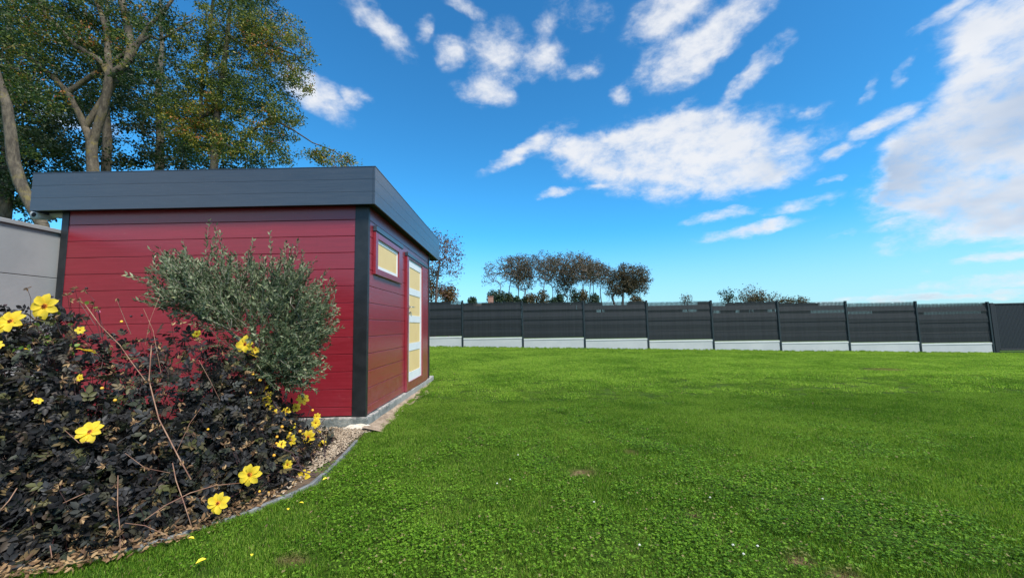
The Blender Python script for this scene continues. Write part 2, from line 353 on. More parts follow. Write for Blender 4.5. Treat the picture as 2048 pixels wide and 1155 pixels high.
# flower bed soil and wood chips, lying inside the curved edging
def build_bed():
    soil = mat('bed_soil', (0.045, 0.032, 0.022), 0.95, (0.13, 0.085, 0.05), 9, bump=1.0, bscale=40)
    poly = [(p[0], p[1]) for p in EDGE] + [(-5.41, -0.4), (-5.41, 4.58), (-1.70, 4.58), (-1.66, 4.5)]
    cx = np.array([-3.2, 3.0]); rings = [1.0, 0.93, 0.8, 0.6, 0.35]
    V = []; F = []; n = len(poly)
    for k, s in enumerate(rings):
        for p in poly:
            q = cx + (np.array(p) - cx) * s; V.append((q[0], q[1], 0.012 + 0.05 * sstep((1 - s) * 3) + (R.rand() - .5) * 0.012))
    V.append((cx[0], cx[1], 0.07)); c = len(V) - 1
    for k in range(len(rings) - 1):
        for i in range(n): F.append((k * n + i, k * n + (i + 1) % n, (k + 1) * n + (i + 1) % n, (k + 1) * n + i))
    mb = MB(); mb.add(V, F + [((len(rings) - 1) * n + i, (len(rings) - 1) * n + (i + 1) % n, c) for i in range(n)])
    link('flower_bed', mb.mesh('flower_bed', soil, True), kind='structure')
    # tan chips near the shed corner, thinning to the left
    cm = leafmat('wood_chip', [(0, (0.19, 0.14, 0.10)), (0.4, (0.31, 0.24, 0.17)), (0.75, (0.38, 0.30, 0.215)), (1, (0.45, 0.37, 0.28))], 0.9, 0.0)
    pts = []
    while len(pts) < 6500:
        x = R.uniform(-4.2, -1.6); y = R.uniform(1.9, 4.6)
        ex = np.interp(y, EDGE[::-1, 1], EDGE[::-1, 0])
        if x > ex - 0.03: continue
        dd = ex - x
        if R.rand() > math.exp(-max(0, dd - 0.25) * 1.6) * (0.06 + 0.94 * sstep((y - 2.9) / 0.7)): continue
        pts.append((x, y, 0.018 + R.rand() * 0.02 + 0.03 * min(dd, 0.5)))
    for t in np.linspace(0, 1, 1500):                                # dirt strip along the slab on the lawn side
        pts.append((-1.655 + abs(R.normal()) * 0.05, 4.45 + t * 3.9, 0.015 + R.rand() * 0.02))
    P = np.array(pts); n = len(P); D = R.normal(size=(n, 3)); D[:, 2] *= 0.35; D = unit(D)
    tv = np.array([(-.3, -.5, 0), (.3, -.5, 0), (.2, .5, 0), (-.2, .5, 0), (-.2, -.4, .22), (.2, -.4, .22), (.15, .4, .2), (-.15, .4, .2)])
    tf = np.array([(4, 5, 6, 7), (0, 1, 5, 4), (1, 2, 6, 5), (2, 3, 7, 6), (3, 0, 4, 7)])
    V, F, r = stamp(tv, tf, P, D, R.uniform(0.010, 0.026, n), R.rand(n), np.tile([0.05, 0.02, 1.0], (n, 1)) + R.normal(size=(n, 3)) * .25)
    link('wood_chips', bulk('wood_chips', V, F, cm, r), kind='stuff')
    dm = mat('bare_soil', (0.20, 0.145, 0.10), 0.95, (0.38, 0.29, 0.21), 12, bump=1.0, bscale=60)
    mb = MB(); ys = np.linspace(4.45, 8.62, 40); V = []
    for i, y in enumerate(ys):
        w = 0.10 + 0.05 * math.sin(y * 3.1) + 0.04 * math.sin(y * 7.7)
        V += [(-1.70, y, 0.06 + .0 * y), (-1.66, y, 0.055), (-1.64 + w * .6, y, 0.03), (-1.62 + w, y, 0.004 + float(ground_z(-1.6, y)))]
    mb.add(V, [(i * 4 + j, i * 4 + j + 1, i * 4 + j + 5, i * 4 + j + 4) for i in range(39) for j in range(3)])
    link('soil_strip', mb.mesh('soil_strip', dm, True), kind='structure')
build_bed()

def build_edging():
    st = mat('slate', (0.12, 0.13, 0.135), 0.8, (0.21, 0.215, 0.22), 14, bump=0.5, bscale=50)
    ed = thing('garden_edging', 'curved grey stone edging between the dahlia bed and the lawn', 'edging')
    L = np.concatenate([[0], np.cumsum(np.linalg.norm(np.diff(EDGE, axis=0), axis=1))])
    k = 0; s = 0.0
    while s < L[-1] - 0.3:
        ln = R.uniform(0.24, 0.36); e = min(s + ln - 0.008, L[-1]); ts = np.linspace(s, e, 4)
        P = np.stack([np.interp(ts, L, EDGE[:, 0]), np.interp(ts, L, EDGE[:, 1])], 1)
        t = unit(np.gradient(P, axis=0)); nr = np.stack([t[:, 1], -t[:, 0]], 1); w = 0.015 + 0.005 * R.rand(); h = 0.022 + R.rand() * 0.010
        V = []
        for i in range(4):
            a, b = P[i] - nr[i] * w, P[i] + nr[i] * w
            V += [(a[0], a[1], -.03), (a[0], a[1], h), (b[0], b[1], h - .006), (b[0], b[1], -.03)]
        F = [(i * 4 + j, i * 4 + (j + 1) % 4, i * 4 + 4 + (j + 1) % 4, i * 4 + 4 + j) for i in range(3) for j in range(4)] + [(3, 2, 1, 0), (12, 13, 14, 15)]
        mb = MB(); mb.add(V, F); bevel(link('edging_stone', mb.mesh('edging_stone', st), ed), 0.005, 1)
        s += ln
build_edging()

# ------------------------------------------------------------------ shed
SX, SY = -1.707, 4.593            # near corner
SXL, SYB = -5.391, 7.968
SLAB = 0.153; ZB, ZT = 2.609, 3.060
def paint(name, a, b, rough, coat, bump=0.25, axis='x'):
    st = (1, 1, 14) if axis == 'h' else (1, 1, 1)
    m = bpy.data.materials.new(name); m.use_nodes = True; N = NT(m.node_tree); bs = N.n['Principled BSDF']
    pos = N.add('ShaderNodeNewGeometry').outputs['Position']
    oi = N.add('ShaderNodeObjectInfo').outputs['Random']
    g = N.noise(N.mapping(pos, sc=(1.2, 1.2, 26)), 2.2, 5, 0.65, 0.3)
    c = N.mix(N.rng(g, 0.3, 0.72), tuple(a) + (1,), tuple(b) + (1,))
    c = N.mix(N.m('MULTIPLY', N.m('ABSOLUTE', N.m('SUBTRACT', oi, 0.5)), 0.45), c, tuple(np.array(a) * 0.72) + (1,))
    dust = N.m('MULTIPLY', N.rng(N.noise(N.mapping(pos, sc=(1, 1, 1)), 28, 4, 0.7), 0.62, 0.8), 0.12)
    c = N.mix(dust, c, (0.5, 0.42, 0.4, 1))
    sp = N.add('ShaderNodeSeparateXYZ'); N.l.new(pos, sp.inputs[0]); spl = N.m('MULTIPLY', N.rng(sp.outputs[2], 0.75, 0.2, 0, 1), N.rng(N.noise(pos, 7, 6, 0.75), 0.3, 0.75, 0.02, 0.2)); spl = N.m('MULTIPLY', spl, N.rng(sp.outputs[0], SX - .06, SX - .02, .18, 1.0)); c = N.mix(spl, c, (0.42, 0.24, 0.32, 1))
    run = N.m('MULTIPLY', N.rng(N.noise(N.mapping(pos, sc=(9, 9, .5)), 2.5, 5, 0.7), 0.52, 0.75), 0.16); c = N.mix(run, c, tuple(np.array(b) * .55) + (1,))
    N.l.new(c, bs.inputs['Base Color'])
    N.l.new(N.rng(g, 0.2, 0.8, rough - 0.06, rough + 0.1), bs.inputs['Roughness'])
    bs.inputs['Coat Weight'].default_value = coat; bs.inputs['Coat Roughness'].default_value = 0.24
    bn = N.add('ShaderNodeBump'); bn.inputs['Strength'].default_value = bump; bn.inputs['Distance'].default_value = 0.002
    N.l.new(N.noise(N.mapping(pos, sc=(1.5, 1.5, 40)), 5, 5, 0.7), bn.inputs['Height']); N.l.new(bn.outputs[0], bs.inputs['Normal'])
    return m
def build_shed():
    red = paint('red_paint', (0.215, 0.011, 0.020), (0.275, 0.016, 0.030), 0.38, 0.75)
    slate = paint('slate_paint', (0.034, 0.047, 0.068), (0.046, 0.061, 0.085), 0.38, 0.5)
    black = mat('black_metal', (0.012, 0.014, 0.016), 0.38, (0.02, 0.022, 0.025), 8)
    white = mat('white_paint', (0.72, 0.76, 0.78), 0.4, (0.66, 0.70, 0.73), 5)
    cream = mat('cream_panel', (0.72, 0.54, 0.25), 0.5, (0.69, 0.51, 0.23), 3)
    dark = mat('dark_board', (0.012, 0.010, 0.012), 0.85)
    conc = bpy.data.materials.new('slab_concrete'); conc.use_nodes = True; N = NT(conc.node_tree); b = N.n['Principled BSDF']
    pos = N.add('ShaderNodeNewGeometry').outputs['Position']
    c = N.ramp(N.noise(pos, 7, 6, 0.7, 0.6), [(0.3, (0.07, 0.085, 0.085)), (0.5, (0.16, 0.18, 0.175)), (0.62, (0.27, 0.28, 0.26)), (0.75, (0.42, 0.40, 0.36))])
    sp = N.add('ShaderNodeSeparateXYZ'); N.l.new(pos, sp.inputs[0])
    pale = N.rng(sp.outputs[1], 4.8, 6.4, 0, 0.6); c = N.mix(pale, c, (0.36, 0.35, 0.32, 1))
    rim = N.m('MULTIPLY', N.rng(sp.outputs[2], 0.115, 0.145), N.rng(N.noise(pos, 16, 4, 0.6), 0.4, 0.6)); c = N.mix(rim, c, (0.5, 0.46, 0.43, 1))
    N.l.new(c, b.inputs['Base Color']); b.inputs['Roughness'].default_value = 0.9
    bn = N.add('ShaderNodeBump'); bn.inputs['Strength'].default_value = 0.7; bn.inputs['Distance'].default_value = 0.02; N.l.new(N.noise(pos, 25, 5, 0.7), bn.inputs['Height']); N.l.new(bn.outputs[0], b.inputs['Normal'])
    shed = thing('garden_shed', 'red wooden garden shed with flat slate grey roof edge and cream door', 'shed')
    # foundation slab with a slightly uneven rim
    V = []; x0, x1, y0, y1 = SXL - .02, SX + 0.035, SY - 0.035, 8.29
    per = [(x0 + (x1 - x0) * t, y0) for t in np.linspace(0, 1, 40)] + [(x1, y0 + (y1 - y0) * t) for t in np.linspace(0, 1, 40)][1:] + [(x0, y1)]
    n = len(per)
    for i, (x, y) in enumerate(per):
        j = R.normal() * 0.004; V += [(x + j, y - j * .7, -0.08), (x + j, y - j * .7, SLAB - 0.008 + R.normal() * .002)]
    mb = MB(); mb.add(V, [(2 * i, 2 * ((i + 1) % n), 2 * ((i + 1) % n) + 1, 2 * i + 1) for i in range(n)] + [tuple(2 * i + 1 for i in range(n))])
    link('foundation', mb.mesh('foundation', conc), shed)
    mort = mat('mortar', (0.5, 0.44, 0.36), 0.95, (0.62, 0.57, 0.5), 20, bump=1.0, bscale=40)
    mb = MB(); V = []; F = []                                       # spilled mortar at the foot of the corner
    for i in range(9):
        for j in range(7):
            u, v = i / 8, j / 6; h = 0.085 * math.sin(math.pi * u) ** .8 * (1 - v) ** 1.3 * (0.8 + .4 * R.rand())
            V.append((SX - 0.30 + 0.42 * u + .01 * R.rand(), SY - 0.02 - 0.13 * v * (0.7 + .5 * math.sin(3 * u)), 0.008 + h))
    F = [(i * 7 + j, (i + 1) * 7 + j, (i + 1) * 7 + j + 1, i * 7 + j + 1) for i in range(8) for j in range(6)]
    mb.add(V, F); link('mortar_spill', mb.mesh('mortar_spill', mort, True), shed)
    core = MB(); core.box((SXL + .02, SY + .022, SLAB), (SX - .022, SYB, ZB + .15)); link('wall_core', core.mesh('wall_core', dark), shed)
    # planks
    K0 = 0.2565; rows = [(SLAB + .004, K0)] + [(K0 + .2 * j, K0 + .2 * (j + 1)) for j in range(11)] + [(K0 + 2.2, ZB + .02)]
    def plank(a, b, along):
        ln = b[0] - a[0] if along == 'x' else b[1] - a[1]
        mb = MB(); mb.box(a, b); bevel(link('plank', mb.mesh('plank', red), shed), 0.0045, 2)
    for k, (z0, z1) in enumerate(rows):
        g = 0.0035
        plank((SXL + .055, SY + .002, z0 + g), (SX - .08, SY + .024, z1), 'x')
        plank((SX - .024, SY + .03, z0 + g), (SX - .002, SYB - .03, z1), 'y')
        plank((SXL + .002, SY + .03, z0 + g), (SXL + .02, SYB - .03, z1), 'y')
    back = MB(); back.box((SXL + .02, SYB, SLAB), (SX - .02, SYB + .02, ZB)); link('back_wall', back.mesh('back_wall', red), shed)
    # corner posts
    for (x0, x1, y0, y1) in ((SX - .158, SX + .003, SY - .006, SY + .05), (SXL - .003, SXL + .082, SY - .006, SY + .06), (SX - .05, SX + .012, SYB - .05, SYB + .03)):
        mb = MB(); mb.box((x0, y0, SLAB - .012), (x1, y1, ZB + .02)); bevel(link('corner_post', mb.mesh('corner_post', black), shed), 0.004, 2)
    # roof: soffit, deck, fascia boards
    fx0, fx1, fy0, fy1 = -5.655, -1.5925, 4.477, 8.515
    mb = MB(); mb.box((fx0 + .025, fy0 + .025, ZB + .022), (fx1 - .025, fy1 - .025, ZB + .06)); link('soffit', mb.mesh('soffit', dark), shed)
    mb = MB(); mb.box((fx0 + .025, fy0 + .025, ZT - .10), (fx1 - .025, fy1 - .025, ZT - .05)); link('roof', mb.mesh('roof', black), shed)
    h = (ZT - ZB) / 3
    for k in range(3):
        z0, z1 = ZB + k * h + (.001 if k else 0), ZB + (k + 1) * h
        for a, b in (((fx0, fy0, z0), (fx1 - .028, fy0 + .022, z1)), ((fx1 - .022, fy0 + .0, z0), (fx1, fy1, z1)), ((fx0, fy0 + .024, z0), (fx0 + .022, fy1, z1)), ((fx0 + .024, fy1 - .022, z0), (fx1 - .024, fy1, z1))):
            mb = MB(); mb.box(a, b); bevel(link('fascia_board', mb.mesh('fascia_board', slate), shed), 0.001, 1)
    mb = MB(); mb.box((fx1 - .0275, fy0 - .003, ZB + .001), (fx1 - .0225, fy0 + .02, ZT)); link('corner_trim', mb.mesh('corner_trim', slate), shed)
    mb = MB(); mb.box((fx0 - .004, fy0 - .004, ZT + .001), (fx1 + .004, fy0 + .05, ZT + .008)); mb.box((fx1 - .05, fy0 + .051, ZT + .001), (fx1 + .004, fy1 + .004, ZT + .008)); link('roof_trim', mb.mesh('roof_trim', slate), shed)
    # window and door on the right wall; faces of the surround stand PF proud of the planks
    PF = SX + 0.036
    def yz(px, py, X=PF): q = atx(px, py, X); return q[1], q[2]
    def surround(name, y0, y1, z0, z1, iy0, iy1, iz0, iz1, parent):
        for nm, a, b in ((name, (y0, z0), (iy0, z1)), (name, (iy1, z0), (y1, z1)), (name, (iy0 + .0015, iz1), (iy1 - .0015, z1)), (name, (iy0 + .0015, z0), (iy1 - .0015, iz0))):
            mb = MB(); mb.box((SX - .001, a[0], a[1]), (PF, b[0], b[1])); bevel(link(nm, mb.mesh(nm, red), parent), 0.003, 1)
    # window
    y0, z1 = yz(752.5, 462); y1 = yz(805, 510)[0]; z0 = yz(752.5, 548)[1]
    iy0, iz1 = yz(757, 477.5); iy1 = yz(798.5, 505)[0]; iz0 = yz(757, 537.5)[1]
    win = link('window', None, shed)
    surround('window_surround', y0, y1, z0, z1, iy0, iy1, iz0, iz1, win)
    def ring(name, m, y0, y1, z0, z1, w, x0, x1, parent):
        mb = MB(); mb.box((x0, y0, z0), (x1, y0 + w, z1)); mb.box((x0, y1 - w, z0), (x1, y1, z1)); mb.box((x0, y0 + w, z0), (x1, y1 - w, z0 + w)); mb.box((x0, y0 + w, z1 - w), (x1, y1 - w, z1))
        return link(name, mb.mesh(name, m), parent)
    ring('window_frame', white, iy0, iy1, iz0, iz1, 0.045, SX + .0, SX + .014, win)
    mb = MB(); mb.box((SX - .001, iy0 + .045, iz0 + .045), (SX + .008, iy1 - .045, iz1 - .045)); link('window_panel', mb.mesh('window_panel', cream), win)
    mb = MB(); mb.box((SX, y0 - .01, z1 + .003), (PF + .012, y1 + .01, z1 + .068)); bevel(link('window_flashing', mb.mesh('window_flashing', slate), win), .003, 1)
    # door
    y0, z1 = yz(815, 511); y1 = yz(855, 560)[0]; z0 = SLAB + .002
    iy0, iz1 = yz(818.5, 516.5); iy1 = yz(845, 532)[0]; iz0 = yz(817.5, 763.5)[1]
    door = link('door', None, shed)
    surround('door_surround', y0, y1, z0, z1, iy0, iy1, iz0, iz1, door)
    mb = MB(); mb.box((SX, y0 - .01, z1 + .003), (PF + .012, y1 + .01, z1 + .062)); bevel(link('door_flashing', mb.mesh('door_flashing', slate), door), .003, 1)
    H = iz1 - iz0; xa, xb = SX + .001, SX + .016
    fr = [(0, .062), (.235, .292), (.465, .522), (.695, .757), (.93, 1.0)]
    for a, b in fr:
        mb = MB(); mb.box((xa, iy0 + .095, iz1 - b * H), (xb, iy1 - .095, iz1 - a * H)); link('door_rail', mb.mesh('door_rail', white), door)
    for a, b in ((iy0, iy0 + .0945), (iy1 - .0945, iy1)):
        mb = MB(); mb.box((xa, a, iz0), (xb, b, iz1)); link('door_stile', mb.mesh('door_stile', white), door)
    for (a0, b0), (a1, b1) in zip(fr[:-1], fr[1:]):
        mb = MB(); mb.box((xa, iy0 + .096, iz1 - a1 * H + .001), (xb - .007, iy1 - .096, iz1 - b0 * H - .001)); link('door_panel', mb.mesh('door_panel', cream), door)
    steel = mat('steel', (0.55, 0.53, 0.5), 0.3, metal=1.0)
    hz = yz(817, 613)[1]; hy = iy0 + .06
    mb = MB(); mb.tube([(xb, hy, hz), (xb + .05, hy, hz), (xb + .055, hy + .02, hz), (xb + .055, hy + .13, hz)], .009, 8)
    mb.tube([(xb, hy, hz - .085), (xb + .012, hy, hz - .085)], .02, 12); mb.tube([(xb, hy, hz), (xb + .008, hy, hz)], .024, 12)
    link('door_handle', mb.mesh('door_handle', steel, True), door)
    mb = MB(); mb.box((xb + .012, hy - .002, hz - .095), (xb + .04, hy + .002, hz - .078)); mb.tube([(xb + .038, hy, hz - .09), (xb + .042, hy + .004, hz - .15)], .006, 6); link('door_key', mb.mesh('door_key', steel), door)
    # white drain pipe stub below the left eave
    pvc = mat('white_pvc', (0.6, 0.6, 0.58), 0.5)
    a = aty(80, 432, 4.62); mb = MB()
    ring_o = [(a[0], 4.56, a[2]), (a[0], 4.60, a[2]), (a[0] + .01, 4.75, a[2] + .03)]
    mb.tube(ring_o, [.055, .05, .045], 14); link('drain_pipe', mb.mesh('drain_pipe', pvc, True), shed)
    mb = MB(); mb.tube([(a[0], 4.556, a[2]), (a[0], 4.559, a[2])], .028, 12); link('drain_opening', mb.mesh('drain_opening', dark), shed)
    b = aty(100, 428, 4.7); mb = MB(); mb.tube([(b[0], 4.7, b[2]), (b[0] + .22, 4.7, b[2] - .02)], .045, 12); link('drain_pipe', mb.mesh('drain_elbow', pvc, True), shed)
build_shed()

def build_side_wall():
    wm = mat('pale_concrete', (0.235, 0.25, 0.262), 0.75, (0.275, 0.285, 0.295), 1.5, bump=0.15, bscale=30)
    cm = mat('coping_concrete', (0.23, 0.24, 0.25), 0.7, (0.28, 0.29, 0.30), 3)
    w = thing('concrete_wall', 'pale grey concrete panel wall running up to the left side of the red shed', 'wall')
    X = -5.43; top = atx(0, 444, X)[2]; j1 = atx(0, 545.4, X)[2]; hgt = top - j1
    z = top - .0; k = 0
    for y0 in (0.6, 3.1 + 1.7, 7.32, 9.84):
        pass
    zs = [top - i * hgt for i in range(7)]
    for z1, z0 in zip(zs[:-1], zs[1:]):
        for (ya, yb) in ((-0.6, 1.9), (1.91, 4.41 + .6), (5.02, 7.52), (7.53, 10.0)):
            mb = MB(); mb.box((X - .06, ya, max(z0, -.05) + .006), (X, yb - .004, z1)); bevel(link('wall_panel', mb.mesh('wall_panel', wm), w), .004, 1)
    mb = MB(); mb.box((X - .10, -0.6, top + .002), (X + .03, 10, top + .05)); bevel(link('coping', mb.mesh('coping', cm), w), .006, 1)
    mb = MB(); mb.box((X - .055, -0.6, -.05), (X - .02, 10, top)); link('wall_core', mb.mesh('side_core', mat('dark_joint', (.03, .03, .03), .9)), w)
build_side_wall()

# ------------------------------------------------------------------ fence
def build_fence():
    slat_m = leafmat('fence_slat', [(0, (0.017, 0.020, 0.023)), (1, (0.025, 0.028, 0.032))], 0.6, 0.0)
    wire_m = mat('fence_metal', (0.012, 0.021, 0.026), 0.5); plinth_m = mat('fence_plinth', (0.41, 0.43, 0.435), 0.8, (0.46, 0.475, 0.475), 1.2, bump=0.2, bscale=30)
    cap_m = mat('plinth_cap', (0.52, 0.535, 0.53), 0.7, (0.57, 0.58, 0.575), 3)
    fence = thing('garden_fence', 'dark slatted mesh fence on pale concrete plinths along the far edge of the lawn', 'fence')
    s, th, X4, Y4 = 2.53, 0.08, 7.9776, 15.7; zp = [-.400, -.479, -.544, -.612, -.705, -.785, -.86, -.924, -.990]
    zt = [1.094, 1.012, 0.948, 0.906, 0.846, 0.780, 0.694, 0.623, 0.534]      # top of the panel left of post k
    def base(k): return np.array([X4 + (k - 4) * s * math.cos(th), Y4 - (k - 4) * s * math.sin(th)])
    ex = np.array([math.cos(th), -math.sin(th)]); ey = np.array([math.sin(th), math.cos(th)])
    def W(b, a, o, z): q = b + ex * a + ey * o; return (q[0], q[1], z)
    # panels that leave the sky visible through narrow slats: (from, to) along the panel for the top row and for the lower row
    opens = {-1: ([(.8, 1)], []), 0: ([(.22, .32)], []), 2: ([(.3, .7)], [(.2, .32)]), 3: ([(0, .8)], [(.55, .78)]), 4: ([(0, .22)], [(.03, .14), (.36, .42), (.58, .64), (.85, 1)]),
             5: ([(.62, 1)], [(.48, 1)]), 6: ([(0, 1)], [(0, .38)]), 7: ([(0, .95)], [(.1, .9)])}
    wire = MB(); 
    for k in range(-3, 8):                      # panel k runs from post k to post k+1
        a = base(k); ztop = EYE + (zt[k + 1] if k >= -1 else 1.16); zpl = EYE + (zp[k + 1] if k >= -1 else -.36); hs = (ztop - zpl) / 1.53
        kk = min(max(k, -1), 7); top_o, low_o = opens.get(kk, ([], []))
        gl, gr = float(ground_z(*base(k))), float(ground_z(*base(k + 1)))
        # wires
        V, F, r = [], [], []; n = 0
        mb = MB(); ww = s - .07
        for i in range(50):
            u = .035 + ww * (i + .5) / 50; p = [W(a, u - .0025, -.02, zpl + .02), W(a, u + .0025, -.02, zpl + .02), W(a, u + .0025, -.02, ztop), W(a, u - .0025, -.02, ztop)]
            q = [W(a, u, -.0155, zpl + .02), W(a, u, -.0155, ztop)]
            mb.add(p + q, [(0, 1, 2, 3), (1, 4, 5, 2), (4, 0, 3, 5)])
        for z in (zpl + .03, zpl + .4 * hs, zpl + .8 * hs, zpl + 1.2 * hs, ztop - .012):
            for o in (-.026,):
                p = [W(a, .03, o, z), W(a, s - .03, o, z), W(a, s - .03, o, z + .008), W(a, .03, o, z + .008), W(a, .03, o - .005, z + .004), W(a, s - .03, o - .005, z + .004)]
                mb.add(p, [(0, 1, 5, 4), (4, 5, 2, 3)])
        link('wire_mesh', mb.mesh('wire_mesh', wire_m), fence, 'stuff')
        # privacy slats: two tiers, gently folded
        mb = MB()
        prof = [(.03, .0), (.22, -.008), (.42, .002), (.60, -.009), (.775, .0)], [(.768, -.012), (.93, -.018), (1.10, .0)], [(1.10, .0), (1.21, -.014)], [(1.21, -.014), (1.38, .004)], [(1.38, .004), (1.505, -.006)]
        for i in range(50):
            u = .035 + ww * (i + .5) / 50; t = u / s
            ot = any(lo <= t <= hi for lo, hi in top_o); ol = any(lo <= t <= hi for lo, hi in low_o); j = R.rand()
            for pi, pr in enumerate(prof):
                w = ww / 50 * (.975 if k >= 4 else .998) / 2
                if pi == 4 and ot: w *= .72
                if pi == 2 and ol: w *= .84
                if R.rand() < .004 and pi > 2: w *= .8
                top_cut = (0.0 if R.rand() > .25 else R.rand() * .02) if pi == 4 else 0
                V = []
                for (zz, oo) in pr:
                    z = zpl + zz * hs - (top_cut if zz > 1.5 else 0); V += [W(a, u - w, oo, z), W(a, u + w, oo, z), W(a, u - w, oo + .006, z), W(a, u + w, oo + .006, z)]
                F = []
                for q in range(len(pr) - 1):
                    b = q * 4; F += [(b, b + 1, b + 5, b + 4), (b + 1, b + 3, b + 7, b + 5), (b + 3, b + 2, b + 6, b + 7), (b + 2, b, b + 4, b + 6)]
                e = (len(pr) - 1) * 4; F += [(0, 2, 3, 1), (e, e + 1, e + 3, e + 2)]
                mb.add(V, F, rnd=j)
        link('slat', mb.mesh('slat', slat_m), fence, 'stuff')
        gz = min(gl, gr) - .08
        def pb(a0, o0, z0, a1, o1, z1, m, nm):
            mb = MB(); V = [W(a, x, o, z) for z in (z0, z1) for (x, o) in ((a0, o0), (a1, o0), (a1, o1), (a0, o1))]
            mb.add(V, [(3, 2, 1, 0), (4, 5, 6, 7), (0, 1, 5, 4), (1, 2, 6, 5), (2, 3, 7, 6), (3, 0, 4, 7)]); return bevel(link(nm, mb.mesh(nm, m), fence), .006, 1)
        pb(.034, -.022, gz, s - .034, .03, zpl - .062, plinth_m, 'plinth_panel')
        pb(.034, -.036, zpl - .06, s - .034, .035, zpl + .0, cap_m, 'plinth_cap')
    for k in range(-3, 9):
        a = base(k); ztop = EYE + (zt[k] if 0 <= k else 1.16) + .015
        g = float(ground_z(*a)) - .1; mb = MB()
        V = [W(a, x, o, z) for z in (g, ztop) for (x, o) in ((-.032, -.045), (.032, -.045), (.032, .04), (-.032, .04))]
        mb.add(V, [(3, 2, 1, 0), (4, 5, 6, 7), (0, 1, 5, 4), (1, 2, 6, 5), (2, 3, 7, 6), (3, 0, 4, 7)]); bevel(link('fence_post', mb.mesh('fence_post', wire_m), fence), .005, 1)
    # gate at the right end
    b9 = base(8); gate = thing('garden_gate', 'dark metal gate with a small steel handle at the right end of the slatted fence', 'gate')
    gth = th + .02; gx = np.array([math.cos(gth), -math.sin(gth)]); gy = np.array([math.sin(gth), math.cos(gth)])
    def G(u, o, z): q = b9 + gx * u + gy * o; return (q[0], q[1], z)
    def gb(nm, u0, u1, z0, z1, m, o0=-.03, o1=.03, par=None):
        mb = MB(); V = [G(x, o, z) for z in (z0, z1) for (x, o) in ((u0, o0), (u1, o0), (u1, o1), (u0, o1))]
        mb.add(V, [(3, 2, 1, 0), (4, 5, 6, 7), (0, 1, 5, 4), (1, 2, 6, 5), (2, 3, 7, 6), (3, 0, 4, 7)]); return bevel(link(nm, mb.mesh(nm, m), par or gate), .004, 1)
    zt9 = EYE + .53; g0 = float(ground_z(*b9)) - .1; gm = mat('gate_metal', (0.009, 0.013, 0.019), 0.6)
    gb('gate_post', .05, .17, g0, zt9 - .03, gm, -.05, .05); gb('gate_post', 1.30, 1.42, g0, zt9 + .01, gm, -.05, .05)
    zb = g0 + .18
    gb('gate_rail', .20, 1.27, zt9 - .10, zt9 - .05, gm); gb('gate_rail', .20, 1.27, zb, zb + .06, gm)
    gb('gate_stile', .185, .235, zb, zt9 - .05, gm); gb('gate_stile', 1.235, 1.285, zb, zt9 - .05, gm)
    for i in range(22):
        u = .24 + (i + .5) * .995 / 22; gb('slat', u - .0215, u + .0215, zb + .06, zt9 - .10, gm, -.01, .01)
    q = atx(2041, 653, b9[0] + 1.23); gb('gate_handle', 1.25, 1.275, q[2] - .09, q[2] + .09, mat('steel', (.55, .53, .5), .3), -.06, -.031)
    # the next length of fence past the gate
    nb = thing('fence_panel', 'last dark fence panel beyond the gate at the edge of the garden', 'fence')
    gb('slat_panel', 1.43, 4.0, g0, zt9 - .08, gm, -.02, .02, nb)
build_fence()

# ------------------------------------------------------------------ lawn grass
def grass_material(name, stops, trans=0.4):
    m = bpy.data.materials.new(name); m.use_nodes = True; N = NT(m.node_tree); b = N.n['Principled BSDF']; out = N.n['Material Output']
    pos = N.add('ShaderNodeNewGeometry').outputs['Position']; at = N.add('ShaderNodeAttribute', attribute_name='rnd').outputs['Fac']
    f = N.m('ADD', lawn_tint(N, pos), N.m('MULTIPLY', N.m('SUBTRACT', at, 0.5), 0.42))
    c = N.ramp(f, stops)
    straw = N.m('GREATER_THAN', at, 0.965); c = N.mix(straw, c, (0.26, 0.22, 0.10, 1))
    c = N.mix(N.m('MULTIPLY', bare_mask(N, pos), 0.7), c, (0.22, 0.17, 0.08, 1))
    N.l.new(c, b.inputs['Base Color']); b.inputs['Roughness'].default_value = 0.5; b.inputs['Specular IOR Level'].default_value = 0.12
    tr = N.add('ShaderNodeBsdfTranslucent'); N.l.new(N.vm('MULTIPLY', c, (1.5, 1.5, 0.9)), tr.inputs[0]); mx = N.add('ShaderNodeMixShader'); mx.inputs[0].default_value = trans
    N.l.new(b.outputs[0], mx.inputs[1]); N.l.new(tr.outputs[0], mx.inputs[2]); N.l.new(mx.outputs[0], out.inputs[0]); return m
def grass_patch(name, m, nb, rad, hmin, hmax, width):
    ang = R.rand(nb) * 6.283; rr = rad * np.sqrt(R.rand(nb)); bx, by = rr * np.cos(ang), rr * np.sin(ang)
    h = R.uniform(hmin, hmax, nb); la = R.rand(nb) * 6.283; ln = R.uniform(.1, .95, nb) * h; wa = R.rand(nb) * 6.283
    dx, dy = np.cos(la) * ln, np.sin(la) * ln; wx, wy = np.cos(wa) * width, np.sin(wa) * width; z0 = -.004
    V = np.stack([np.stack([bx - wx, by - wy, 0 * h + z0], 1), np.stack([bx + wx, by + wy, 0 * h + z0], 1),
                  np.stack([bx + dx * .4 - wx * .8, by + dy * .4 - wy * .8, h * .6], 1), np.stack([bx + dx * .4 + wx * .8, by + dy * .4 + wy * .8, h * .6], 1),
                  np.stack([bx + dx, by + dy, h * np.sqrt(np.maximum(.15, 1 - (ln / h) ** 2 * .7))], 1)], 1).reshape(-1, 3)
    T = np.array([(0, 1, 3), (0, 3, 2), (2, 3, 4)]); F = (T[None] + (np.arange(nb) * 5)[:, None, None]).reshape(-1, 3)
    return bulk(name, V, F, m, np.repeat(R.rand(nb), 3))
